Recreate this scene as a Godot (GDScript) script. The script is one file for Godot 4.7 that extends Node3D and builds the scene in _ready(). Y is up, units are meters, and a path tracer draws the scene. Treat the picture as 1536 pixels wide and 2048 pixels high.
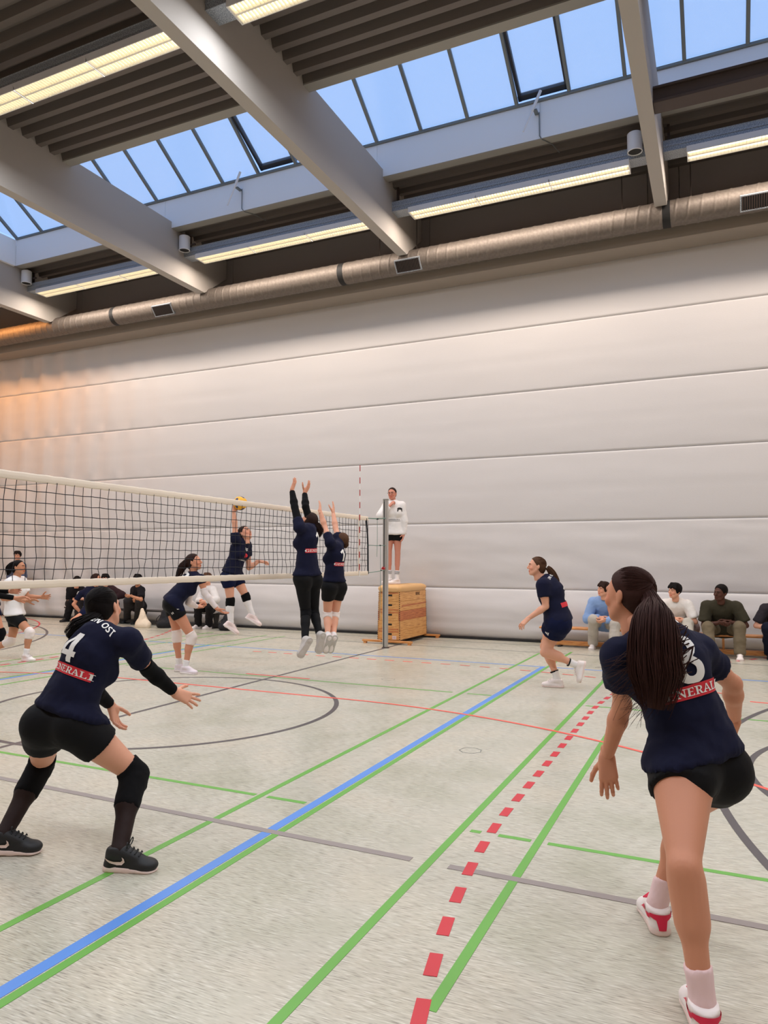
extends Node3D
# A school sports hall during a volleyball match. X runs along the net towards the padded curtain, Y is up,
# Z runs along the hall (to the right of someone looking along +X). Metres.

var M := {}

# ---------------------------------------------------------------- materials
func sr(r: float, g: float, b: float, a := 1.0) -> Color:
	return Color(r / 255.0, g / 255.0, b / 255.0, a)

func mat(key: String, c: Color, rough := 0.7, metal := 0.0) -> StandardMaterial3D:
	if M.has(key):
		return M[key]
	var m := StandardMaterial3D.new()
	m.resource_name = key
	m.albedo_color = c
	m.roughness = rough
	m.metallic = metal
	M[key] = m
	return m

func noise_tex(sd: int, freq: float, ramp: Array, octaves := 4, size := 512, normal := false, bump := 4.0) -> NoiseTexture2D:
	var f := FastNoiseLite.new()
	f.seed = sd
	f.noise_type = FastNoiseLite.TYPE_SIMPLEX_SMOOTH
	f.frequency = freq
	f.fractal_octaves = octaves
	var t := NoiseTexture2D.new()
	t.width = size
	t.height = size
	t.seamless = true
	t.noise = f
	if normal:
		t.as_normal_map = true
		t.bump_strength = bump
	elif ramp.size():
		var g := Gradient.new()
		var offs := PackedFloat32Array()
		var cols := PackedColorArray()
		for r in ramp:
			offs.append(r[0])
			cols.append(r[1])
		g.offsets = offs
		g.colors = cols
		t.color_ramp = g
	return t

func tri_map(m: StandardMaterial3D, t: Texture2D, scale: Vector3, world := false) -> StandardMaterial3D:
	m.albedo_texture = t
	m.uv1_triplanar = true
	m.uv1_world_triplanar = world
	m.uv1_scale = scale
	return m

# ---------------------------------------------------------------- mesh helpers
func ST() -> SurfaceTool:
	var st := SurfaceTool.new()
	st.begin(Mesh.PRIMITIVE_TRIANGLES)
	return st

func vtx(st: SurfaceTool, p: Vector3, n: Vector3, uv := Vector2.ZERO) -> void:
	st.set_normal(n)
	st.set_uv(uv)
	st.add_vertex(p)

func tri(st: SurfaceTool, a: Vector3, b: Vector3, c: Vector3, na: Vector3, nb: Vector3, nc: Vector3) -> void:
	if (b - a).cross(c - a).dot(na + nb + nc) > 0.0:
		vtx(st, a, na); vtx(st, c, nc); vtx(st, b, nb)
	else:
		vtx(st, a, na); vtx(st, b, nb); vtx(st, c, nc)

func quad(st: SurfaceTool, a: Vector3, b: Vector3, c: Vector3, d: Vector3, n: Vector3) -> void:
	tri(st, a, b, c, n, n, n)
	tri(st, a, c, d, n, n, n)

func squad(st: SurfaceTool, p: Array, n: Array) -> void:
	tri(st, p[0], p[1], p[2], n[0], n[1], n[2])
	tri(st, p[0], p[2], p[3], n[0], n[2], n[3])

# chamfered box
func bx(st: SurfaceTool, c: Vector3, s: Vector3, bev := 0.0, b := Basis()) -> void:
	var h := s * 0.5
	bev = minf(bev, minf(h.x, minf(h.y, h.z)) * 0.9)
	var ax := [Vector3(1, 0, 0), Vector3(0, 1, 0), Vector3(0, 0, 1)]
	for i in 3:
		var u: Vector3 = ax[(i + 1) % 3]
		var v: Vector3 = ax[(i + 2) % 3]
		var hu: float = absf(h.dot(u)) - bev
		var hv: float = absf(h.dot(v)) - bev
		for sg in [-1.0, 1.0]:
			var n: Vector3 = ax[i] * sg
			var o: Vector3 = n * absf(h.dot(ax[i]))
			quad(st, c + b * (o - u * hu - v * hv), c + b * (o + u * hu - v * hv), c + b * (o + u * hu + v * hv), c + b * (o - u * hu + v * hv), b * n)
	if bev <= 0.0:
		return
	for i in 3:
		var e: Vector3 = ax[i]
		var u: Vector3 = ax[(i + 1) % 3]
		var v: Vector3 = ax[(i + 2) % 3]
		var he: float = absf(h.dot(e)) - bev
		var hu: float = absf(h.dot(u))
		var hv: float = absf(h.dot(v))
		for su in [-1.0, 1.0]:
			for sv in [-1.0, 1.0]:
				var p: Vector3 = u * su * hu + v * sv * (hv - bev)
				var q: Vector3 = u * su * (hu - bev) + v * sv * hv
				quad(st, c + b * (p - e * he), c + b * (p + e * he), c + b * (q + e * he), c + b * (q - e * he), b * (u * su + v * sv).normalized())
	for sx in [-1.0, 1.0]:
		for sy in [-1.0, 1.0]:
			for sz in [-1.0, 1.0]:
				var k := Vector3(sx, sy, sz)
				var n: Vector3 = b * k.normalized()
				tri(st, c + b * (Vector3(h.x, h.y - bev, h.z - bev) * k), c + b * (Vector3(h.x - bev, h.y, h.z - bev) * k), c + b * (Vector3(h.x - bev, h.y - bev, h.z) * k), n, n, n)

func box2(st: SurfaceTool, lo: Vector3, hi: Vector3, bev := 0.0) -> void:
	bx(st, (lo + hi) * 0.5, (hi - lo).abs(), bev)

# tube through points with one radius per point
func tube(st: SurfaceTool, pts: Array, rad: Array, sides := 8, caps := true, flat := 1.0) -> void:
	var t: Vector3 = (pts[1] - pts[0]).normalized()
	var u: Vector3 = t.cross(Vector3(0.31, 0.93, 0.17) if absf(t.y) < 0.9 else Vector3(1, 0, 0)).normalized()
	var rings := []
	var norms := []
	for i in pts.size():
		if i > 0:
			var t2: Vector3 = ((pts[mini(i + 1, pts.size() - 1)] - pts[i - 1]) as Vector3).normalized()
			u = (u - t2 * u.dot(t2)).normalized()
			t = t2
		var w: Vector3 = t.cross(u)
		var ring := []
		var nr := []
		for k in sides:
			var a := TAU * k / sides
			var n: Vector3 = u * cos(a) + w * sin(a) * flat
			ring.append(pts[i] + n * rad[mini(i, rad.size() - 1)])
			nr.append((u * cos(a) * flat + w * sin(a)).normalized())
		rings.append(ring)
		norms.append(nr)
	for i in pts.size() - 1:
		for k in sides:
			var l := (k + 1) % sides
			squad(st, [rings[i][k], rings[i][l], rings[i + 1][l], rings[i + 1][k]], [norms[i][k], norms[i][l], norms[i + 1][l], norms[i + 1][k]])
	if caps:
		for e in [0, pts.size() - 1]:
			var n: Vector3 = ((pts[0] - pts[1]) if e == 0 else (pts[e] - pts[e - 1])).normalized()
			for k in range(1, sides - 1):
				tri(st, rings[e][0], rings[e][k], rings[e][k + 1], n, n, n)

# profile of (radius, height) turned round the y axis of x
func lathe(st: SurfaceTool, prof: Array, seg := 24, x := Transform3D()) -> void:
	for i in prof.size() - 1:
		var a: Vector2 = prof[i]
		var b: Vector2 = prof[i + 1]
		var d := b - a
		var n2 := Vector2(d.y, -d.x).normalized()
		for k in seg:
			var c0 := Vector3(cos(TAU * k / seg), 0, sin(TAU * k / seg))
			var c1 := Vector3(cos(TAU * (k + 1) / seg), 0, sin(TAU * (k + 1) / seg))
			var up := Vector3(0, 1, 0)
			var n0: Vector3 = x.basis * (c0 * n2.x + up * n2.y)
			var n1: Vector3 = x.basis * (c1 * n2.x + up * n2.y)
			squad(st, [x * (c0 * a.x + up * a.y), x * (c1 * a.x + up * a.y), x * (c1 * b.x + up * b.y), x * (c0 * b.x + up * b.y)], [n0, n1, n1, n0])

# flat polygon pushed out along the z axis of x
func prism(st: SurfaceTool, poly: PackedVector2Array, depth: float, x := Transform3D()) -> void:
	var ids := Geometry2D.triangulate_polygon(poly)
	var nz: Vector3 = x.basis.z.normalized()
	for i in range(0, ids.size(), 3):
		var p := []
		for k in 3:
			p.append(Vector3(poly[ids[i + k]].x, poly[ids[i + k]].y, 0))
		tri(st, x * p[0], x * p[1], x * p[2], -nz, -nz, -nz)
		var d := Vector3(0, 0, depth)
		tri(st, x * (p[0] + d), x * (p[1] + d), x * (p[2] + d), nz, nz, nz)
	var area := 0.0
	for i in poly.size():
		area += poly[i].cross(poly[(i + 1) % poly.size()])
	for i in poly.size():
		var a := poly[i]
		var b := poly[(i + 1) % poly.size()]
		var n := Vector3(b.y - a.y, a.x - b.x, 0).normalized() * signf(area)
		quad(st, x * Vector3(a.x, a.y, 0), x * Vector3(b.x, b.y, 0), x * Vector3(b.x, b.y, depth), x * Vector3(a.x, a.y, depth), x.basis * n)

# ---------------------------------------------------------------- naming
var taken := {}

func numbered(n: String) -> String:
	if not taken.has(n):
		taken[n] = 0
		return n
	taken[n] += 1
	return "%s_%03d" % [n, taken[n]]

func tag(o: Node, label := "", category := "", group := "", kind := "") -> void:
	if label: o.set_meta("label", label)
	if category: o.set_meta("category", category)
	if group: o.set_meta("group", group)
	if kind: o.set_meta("kind", kind)

func thing(called: String, label: String, category: String, at := Vector3.ZERO, group := "") -> Node3D:
	var o := Node3D.new()
	o.name = numbered(called)
	o.position = at
	add_child(o)
	tag(o, label, category, group)
	return o

func part(called: String, mesh: Mesh, m: Material, parent: Node, label := "") -> MeshInstance3D:
	var o := MeshInstance3D.new()
	o.mesh = mesh
	o.material_override = m
	o.name = numbered(called) if parent == self else called
	parent.add_child(o, true)
	if label: o.set_meta("label", label)
	return o

func struct(called: String, mesh: Mesh, m: Material, label := "") -> MeshInstance3D:
	var o := part(called, mesh, m, self, label)
	o.set_meta("kind", "structure")
	return o

# ---------------------------------------------------------------- the scene
const HORIZON := 0.0
const LAMP_Y := 7.81
const DECK_Y := 8.40
const BEAMS := [-19.5, -14.87, -10.12, -5.28, -0.613, 4.05, 8.7]

func _ready() -> void:
	var cam := Camera3D.new()
	cam.name = "camera"
	cam.keep_aspect = Camera3D.KEEP_HEIGHT
	cam.fov = 70.83
	cam.near = 0.05
	cam.far = 200.0
	var yaw := deg_to_rad(24.821)
	var pitch := deg_to_rad(3.887)
	var roll := deg_to_rad(0.2025)
	var fw := Vector3(cos(pitch) * cos(yaw), sin(pitch), -cos(pitch) * sin(yaw))
	var rt := Vector3(sin(yaw), 0, cos(yaw))
	var up := rt.cross(fw)
	cam.transform = Transform3D(Basis(rt * cos(roll) + up * sin(roll), up * cos(roll) - rt * sin(roll), -fw), Vector3(0, 1.501, 0))
	add_child(cam)
	cam.current = true

	var env := Environment.new()
	env.background_mode = Environment.BG_SKY
	var sky := Sky.new()
	var psm := ProceduralSkyMaterial.new()
	psm.sky_top_color = sr(150, 188, 246)
	psm.sky_horizon_color = sr(172, 204, 250)
	psm.ground_bottom_color = sr(120, 120, 118)
	psm.ground_horizon_color = sr(150, 160, 170)
	psm.sky_curve = 0.2
	sky.sky_material = psm
	env.sky = sky
	env.background_energy_multiplier = 1.3
	env.tonemap_mode = Environment.TONE_MAPPER_LINEAR
	env.tonemap_exposure = 1.0
	env.sdfgi_enabled = true
	env.ssao_enabled = true
	env.ssil_enabled = true
	var we := WorldEnvironment.new()
	we.name = "environment"
	we.environment = env
	add_child(we)

	make_materials()
	build_shell()
	build_floor_lines()
	build_ceiling()
	build_far_wall()
	build_lamps()
	build_duct()
	build_skylight_openers()
	build_net()
	build_vaulting_box()
	build_benches_and_bags()
	build_people()

func make_materials() -> void:
	# streaky linoleum: fine streaks run along z (u along z stretched by the uv scale)
	var fl := mat("floor_linoleum", sr(255, 255, 255), 0.34)
	fl.albedo_texture = noise_tex(3, 0.035, [[0.0, sr(138, 132, 122)], [0.22, sr(168, 163, 152)], [0.36, sr(196, 192, 180)], [0.62, sr(203, 199, 187)], [0.76, sr(218, 215, 206)], [1.0, sr(236, 234, 228)]], 3, 1024)
	fl.uv1_scale = Vector3(0.30, 3.4, 1)
	fl.detail_enabled = true
	fl.detail_blend_mode = BaseMaterial3D.BLEND_MODE_MUL
	fl.detail_uv_layer = BaseMaterial3D.DETAIL_UV_2
	fl.uv2_scale = Vector3(0.16, 0.16, 1)
	fl.detail_albedo = noise_tex(8, 0.012, [[0.0, sr(224, 226, 214)], [0.5, sr(246, 246, 240)], [1.0, sr(255, 250, 240)]], 4, 512)
	fl.roughness_texture = noise_tex(9, 0.02, [[0.0, sr(190, 190, 190)], [1.0, sr(255, 255, 255)]], 4, 512)
	mat("line_green", sr(104, 172, 72), 0.4)
	mat("line_blue", sr(88, 144, 222), 0.4)
	mat("line_orange", sr(244, 96, 82), 0.4)
	mat("line_red", sr(206, 42, 58), 0.4)
	mat("line_black", sr(82, 77, 80), 0.4)
	mat("line_tape", sr(150, 140, 136), 0.6)
	mat("line_thin_dark", sr(96, 104, 104), 0.4)
	mat("white_wall", sr(205, 200, 194), 0.8)
	mat("wood_wall", sr(140, 112, 84), 0.7)
	mat("beam_paint", sr(176, 170, 164), 0.75)
	mat("deck_steel", sr(104, 96, 91), 0.5, 0.1)
	mat("roof_slab", sr(90, 88, 86), 0.9)
	mat("trim_grey", sr(150, 147, 140), 0.6)
	mat("curb_white", sr(238, 240, 244), 0.6)
	mat("mullion_alu", sr(120, 124, 124), 0.45, 0.4)
	mat("sash_dark", sr(58, 58, 64), 0.5, 0.2)
	var gl := mat("pane_frosted", sr(235, 242, 250, 0.10), 0.2)
	gl.transparency = BaseMaterial3D.TRANSPARENCY_ALPHA
	mat("fascia_dark", sr(146, 138, 134), 0.8)
	mat("cornice", sr(150, 140, 130), 0.8)
	var cu := mat("curtain_vinyl", sr(210, 206, 205), 0.55)
	cu.normal_enabled = true
	cu.normal_texture = noise_tex(21, 0.06, [], 3, 512, true, 1.2)
	cu.normal_scale = 0.25
	cu.uv1_triplanar = true
	cu.uv1_world_triplanar = true
	cu.uv1_scale = Vector3(0.9, 1.4, 0.9)
	mat("lamp_white", sr(226, 226, 228), 0.5)
	var lg := mat("lamp_glow", sr(255, 244, 214), 0.6)
	lg.emission_enabled = true
	lg.emission = sr(255, 240, 206)
	lg.emission_energy_multiplier = 1.5
	mat("lamp_louvre", sr(250, 246, 234), 0.5)
	var gv := mat("galvanised", sr(210, 214, 220), 0.5, 0.25)
	tri_map(gv, noise_tex(31, 0.07, [[0.0, sr(120, 128, 138)], [0.5, sr(190, 194, 198)], [1.0, sr(244, 246, 248)]], 2, 256), Vector3(3, 3, 3))
	var du := mat("duct_steel", sr(196, 190, 184), 0.58, 0.35)
	tri_map(du, noise_tex(33, 0.03, [[0.0, sr(140, 133, 128)], [0.5, sr(156, 149, 144)], [1.0, sr(170, 164, 158)]], 4, 256), Vector3(2.2, 2.2, 2.2))
	mat("black_rubber", sr(26, 26, 27), 0.7)
	mat("dark_steel", sr(74, 62, 58), 0.6, 0.3)
	mat("white_metal", sr(232, 232, 234), 0.4)
	mat("alu_post", sr(196, 194, 190), 0.35, 0.7)
	var wd := mat("box_wood", sr(255, 255, 255), 0.5)
	tri_map(wd, noise_tex(41, 0.02, [[0.0, sr(186, 122, 66)], [0.4, sr(218, 158, 92)], [0.7, sr(226, 170, 104)], [1.0, sr(238, 188, 122)]], 5, 512), Vector3(0.35, 4.0, 0.8))
	var wr := mat("box_wood_red", sr(255, 255, 255), 0.5)
	tri_map(wr, noise_tex(42, 0.02, [[0.0, sr(150, 78, 44)], [0.5, sr(192, 112, 66)], [1.0, sr(212, 140, 86)]], 5, 512), Vector3(0.35, 4.0, 0.8))
	var bw := mat("bench_wood", sr(255, 255, 255), 0.42)
	tri_map(bw, noise_tex(43, 0.02, [[0.0, sr(186, 112, 58)], [0.5, sr(216, 146, 82)], [1.0, sr(228, 168, 104)]], 4, 512), Vector3(3.0, 3.0, 0.4))
	mat("bench_dark", sr(58, 54, 52), 0.6)
	mat("lid_leather", sr(226, 178, 120), 0.55)
	mat("net_cord", sr(24, 26, 34), 0.8)
	mat("net_band", sr(236, 222, 204), 0.75)
	mat("rope_green", sr(110, 140, 128), 0.8)
	mat("antenna_white", sr(238, 236, 232), 0.4)
	mat("antenna_red", sr(176, 42, 44), 0.4)
	mat("bag_cloth", sr(240, 222, 198), 0.9)
	mat("bag_black", sr(26, 27, 32), 0.85)
	mat("bag_mauve", sr(150, 132, 134), 0.85)
	mat("ball_yellow", sr(244, 180, 36), 0.45)
	mat("ball_blue", sr(40, 50, 92), 0.45)
	mat("ink_dark", sr(60, 34, 26), 0.7)
	mat("sticker", sr(240, 236, 232), 0.6)

# ---------------------------------------------------------------- shell
func build_shell() -> void:
	var st := ST()
	var x0 := -3.0
	var x1 := 14.4
	var z0 := -20.0
	var z1 := 9.4
	for p in [[x0, z0], [x1, z0], [x1, z1], [x0, z0], [x1, z1], [x0, z1]]:
		st.set_normal(Vector3.UP)
		st.set_uv(Vector2(p[1], p[0]))
		st.set_uv2(Vector2(p[1], p[0]))
		st.add_vertex(Vector3(p[0], 0, p[1]))
	st.set_uv(Vector2.ZERO)
	box2(st, Vector3(x0, -0.3, z0), Vector3(x1, -0.004, z1))
	struct("floor", st.commit(), M.floor_linoleum, "pale grey-green streaked sports floor")
	st = ST()
	box2(st, Vector3(13.75, 0, z0), Vector3(14.2, 9.9, z1))
	struct("wall_behind_curtain", st.commit(), M.white_wall)
	st = ST()
	box2(st, Vector3(-2.5, 0, z0), Vector3(-2.15, 9.0, z1))
	struct("wall_near", st.commit(), M.wood_wall)
	st = ST()
	box2(st, Vector3(-2.5, 0, -19.9), Vector3(14.2, 9.0, -19.5))
	struct("wall_left", st.commit(), M.white_wall)
	st = ST()
	box2(st, Vector3(-2.5, 0, 8.9), Vector3(14.2, 9.0, 9.3))
	struct("wall_right", st.commit(), M.wood_wall)

# ---------------------------------------------------------------- floor lines
func stripe(called: String, a: Vector2, b: Vector2, w: float, m: Material, h := 0.0012) -> void:
	var st := ST()
	var d := (b - a).normalized()
	var n := Vector2(-d.y, d.x) * w * 0.5
	var q := []
	for p in [a + n, b + n, b - n, a - n]:
		q.append(Vector3(p.x, h, p.y))
	quad(st, q[0], q[1], q[2], q[3], Vector3.UP)
	for i in 4:
		var e: Vector3 = q[i]
		var f: Vector3 = q[(i + 1) % 4]
		quad(st, e, f, f - Vector3(0, h + 0.001, 0), e - Vector3(0, h + 0.001, 0), (f - e).cross(Vector3.UP).normalized() * -1.0)
	part(called, st.commit(), m, get_node("floor"))

func arc_stripe(called: String, c: Vector2, r: float, a0: float, a1: float, w: float, m: Material, h := 0.0015) -> void:
	var st := ST()
	var n := maxi(6, int(absf(a1 - a0) * r / 0.08))
	for i in n:
		var t0 := lerpf(a0, a1, float(i) / n)
		var t1 := lerpf(a0, a1, float(i + 1) / n)
		var d0 := Vector2(cos(t0), sin(t0))
		var d1 := Vector2(cos(t1), sin(t1))
		var q := []
		for p in [c + d0 * (r - w / 2), c + d1 * (r - w / 2), c + d1 * (r + w / 2), c + d0 * (r + w / 2)]:
			q.append(Vector3(p.x, h, p.y))
		quad(st, q[0], q[1], q[2], q[3], Vector3.UP)
	part(called, st.commit(), m, get_node("floor"))

func build_floor_lines() -> void:
	var G: Material = M.line_green
	var zs := -5.25
	# volleyball court (blue)
	for z in [-2.30, -8.20]:
		stripe("blue_line", Vector2(1.41, z), Vector2(10.43, z), 0.06, M.line_blue, 0.0016)
	for x in [10.40, 1.41]:
		stripe("blue_line", Vector2(x, -14.25), Vector2(x, 3.75), 0.045, M.line_blue, 0.0014)
	# badminton courts (green)
	for z in [-2.24, -2.69, -1.345, -7.85, -8.28, -9.17, -9.62]:
		stripe("green_line", Vector2(-0.74, z), Vector2(12.30 if z != -2.69 else 11.9, z), 0.042, G, 0.0018)
	stripe("green_line", Vector2(2.35, -0.91), Vector2(12.3, -0.91), 0.042, G, 0.0018)
	for seg in [[-8.2, -7.95], [-7.75, -2.73], [-2.64, -2.36], [-1.29, -1.23], [-1.13, -0.95], [-0.86, 4.7]]:
		stripe("green_line", Vector2(3.955, seg[0]), Vector2(3.955, seg[1]), 0.038, G, 0.0012)
	for seg in [[-8.2, -7.95], [-7.75, -2.80], [-2.62, -2.34], [-1.29, -0.95], [-0.86, 4.7]]:
		stripe("green_line", Vector2(7.94 if seg[1] < -2.0 else 7.82, seg[0]), Vector2(7.94 if seg[1] < -2.0 else 7.82, seg[1]), 0.038, G, 0.0012)
	# worn grey tape
	stripe("grey_tape", Vector2(3.50, -4.9), Vector2(3.455, -1.44), 0.05, M.line_tape, 0.0021)
	stripe("grey_tape", Vector2(3.455, -1.24), Vector2(3.45, 1.6), 0.05, M.line_tape, 0.0021)
	# basketball (dark grey): centre line, centre circle, three-point and free-throw arcs
	stripe("dark_line", Vector2(-1.3, zs), Vector2(13.1, zs), 0.05, M.line_black, 0.0014)
	arc_stripe("dark_circle", Vector2(5.955, zs), 1.775, 0, TAU, 0.05, M.line_black, 0.0012)
	arc_stripe("dark_arc", Vector2(5.955, 6.17), 6.25, PI, TAU, 0.05, M.line_black)
	arc_stripe("dark_arc", Vector2(5.955, -16.67), 6.25, 0, PI, 0.05, M.line_black)
	arc_stripe("dark_circle", Vector2(5.955, 1.97), 1.8, 0, TAU, 0.05, M.line_black)
	for x in [12.1, 13.06]:
		stripe("thin_dark_line", Vector2(x, -18.0), Vector2(x - 0.16, 8.0), 0.035, M.line_thin_dark, 0.0010)
	# handball cross court (orange): six-metre line, dashed nine-metre line, seven-metre mark
	var O: Material = M.line_orange
	stripe("orange_line", Vector2(7.04, -6.75), Vector2(7.04, -3.75), 0.04, O, 0.0024)
	arc_stripe("orange_arc", Vector2(1.04, -3.75), 6.0, 0, PI / 2, 0.04, O, 0.0024)
	arc_stripe("orange_arc", Vector2(1.04, -6.75), 6.0, -PI / 2, 0, 0.04, O, 0.0024)
	stripe("orange_mark", Vector2(8.03, -5.72), Vector2(8.03, -4.75), 0.04, O, 0.0024)
	stripe("orange_mark", Vector2(8.82, 0.28), Vector2(8.80, 0.50), 0.04, O, 0.0024)
	for k in 24:
		var z := -7.02 + 0.3 * k
		if z < -3.75:
			stripe("orange_dash", Vector2(10.04, z), Vector2(10.04, z + 0.15), 0.04, O, 0.0024)
		else:
			var a := asin((z + 3.75) / 9.0)
			arc_stripe("orange_dash", Vector2(1.04, -3.75), 9.0, a, a + 0.0167, 0.04, O, 0.0024)
	# handball main court (dark red dashes), six-metre arc at the far left
	for k in 40:
		var x := 2.04 + 0.287 * k
		var cx := 4.455
		var off := 0.0
		if x < 4.455:
			off = 9.0 - sqrt(81.0 - (x - 4.455) * (x - 4.455))
		elif x > 7.455:
			off = 9.0 - sqrt(81.0 - (x - 7.455) * (x - 7.455))
		var slope := 0.0
		if x < 4.455: slope = (x - 4.455) / 9.0
		elif x > 7.455: slope = (x - 7.455) / 9.0
		var z := -1.19 + off
		var dx := 0.075
		stripe("red_dash", Vector2(x - dx, z - slope * dx), Vector2(x + dx, z + slope * dx), 0.052, M.line_red, 0.0022)
		if k > 12:
			stripe("red_dash", Vector2(x - dx, -9.31 - off + slope * dx), Vector2(x + dx, -9.31 - off - slope * dx), 0.052, M.line_red, 0.0022)
	arc_stripe("red_arc", Vector2(7.455, -18.31), 6.0, 0, PI / 2, 0.04, M.line_red)
	# socket covers let into the floor
	for c in [Vector2(5.59, -1.82), Vector2(8.45, -3.84)]:
		arc_stripe("socket_cover_rim", c, 0.09, 0, TAU, 0.006, M.line_thin_dark, 0.0010)

# ---------------------------------------------------------------- ceiling
func deck_mesh(x0: float, x1: float, z0: float, z1: float) -> ArrayMesh:
	var st := ST()
	var pitch := 0.265
	var n := int(ceil((x1 - x0) / pitch))
	var pts := []
	for i in n + 1:
		var x := x0 + i * pitch
		for q in [Vector2(0.0, 0.0), Vector2(0.095, 0.0), Vector2(0.135, 0.115), Vector2(0.225, 0.115)]:
			if x + q.x <= x1:
				pts.append(Vector2(x + q.x, DECK_Y + q.y))
	for i in pts.size() - 1:
		var a: Vector2 = pts[i]
		var b: Vector2 = pts[i + 1]
		var d := (b - a).normalized()
		var nn := Vector3(d.y, -d.x, 0)
		quad(st, Vector3(a.x, a.y, z0), Vector3(b.x, b.y, z0), Vector3(b.x, b.y, z1), Vector3(a.x, a.y, z1), nn)
	return st.commit()

func build_ceiling() -> void:
	var st := ST()
	for r in [[-2.5, 0.5], [3.27, 8.65], [11.42, 14.2]]:
		box2(st, Vector3(r[0], 8.53, -19.9), Vector3(r[1], 8.9, 9.3))
	for r in [[0.5, 3.27], [8.65, 11.42]]:
		box2(st, Vector3(r[0], 8.53, -19.9), Vector3(r[1], 8.9, -14.85))
		box2(st, Vector3(r[0], 8.53, 4.4), Vector3(r[1], 8.9, 9.3))
	var ce := struct("ceiling", st.commit(), M.roof_slab)
	for r in [[-2.4, 0.5], [3.27, 8.59], [11.50, 13.4]]:
		for k in BEAMS.size() - 1:
			part("deck_sheet", deck_mesh(r[0], r[1], BEAMS[k], BEAMS[k + 1] - 0.19), M.deck_steel, ce, "dark corrugated steel roof sheet")
	for r in [[0.5, 3.27], [8.59, 11.5]]:
		part("deck_sheet", deck_mesh(r[0], r[1], -19.9, -14.85), M.deck_steel, ce)
		part("deck_sheet", deck_mesh(r[0], r[1], 4.4, 9.3), M.deck_steel, ce)
	build_skylight(8.75, 11.32)
	build_skylight(0.6, 3.17)
	# beams across the hall
	var names := ["behind the left wall line", "highest up at the far left edge above the lamp", "left of the middle, crossing the skylight", "large, through the middle of the ceiling", "narrow, at the right between two skylight bays", "", ""]
	for k in range(1, BEAMS.size() - 1):
		st = ST()
		var poly := PackedVector2Array([Vector2(-2.2, 7.39), Vector2(12.42, 7.39), Vector2(13.18, 7.97), Vector2(13.18, 8.52), Vector2(-2.2, 8.52)])
		prism(st, poly, 0.19, Transform3D(Basis(), Vector3(0, 0, BEAMS[k] - 0.19)))
		var o := part("roof_beam", st.commit(), M.beam_paint, self)
		var lab := "light grey concrete roof beam beyond the frame"
		if k == 1: lab = "light grey roof beam at the far left edge, farthest of the visible beams"
		if k == 2: lab = "light grey roof beam left of the middle one, running over the left skylight bay"
		if k == 3: lab = "broad light grey roof beam through the middle of the ceiling"
		if k == 4: lab = "narrow looking light grey roof beam at the right, holding the dark steel girder"
		if k == 5: lab = "light grey roof beam out of frame to the right"
		tag(o, lab, "beam")
	# dark steel girder in the right bay, hung from the right beam
	st = ST()
	box2(st, Vector3(9.62, 7.47, -0.61), Vector3(9.65, 7.66, 3.86))
	box2(st, Vector3(9.58, 7.43, -0.61), Vector3(9.84, 7.47, 3.86), 0.004)
	box2(st, Vector3(9.58, 7.63, -0.61), Vector3(9.84, 7.66, 3.86), 0.004)
	var g := part("steel_girder", st.commit(), M.dark_steel, self)
	tag(g, "dark brown steel girder crossing the skylight in the right bay", "girder")

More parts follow.
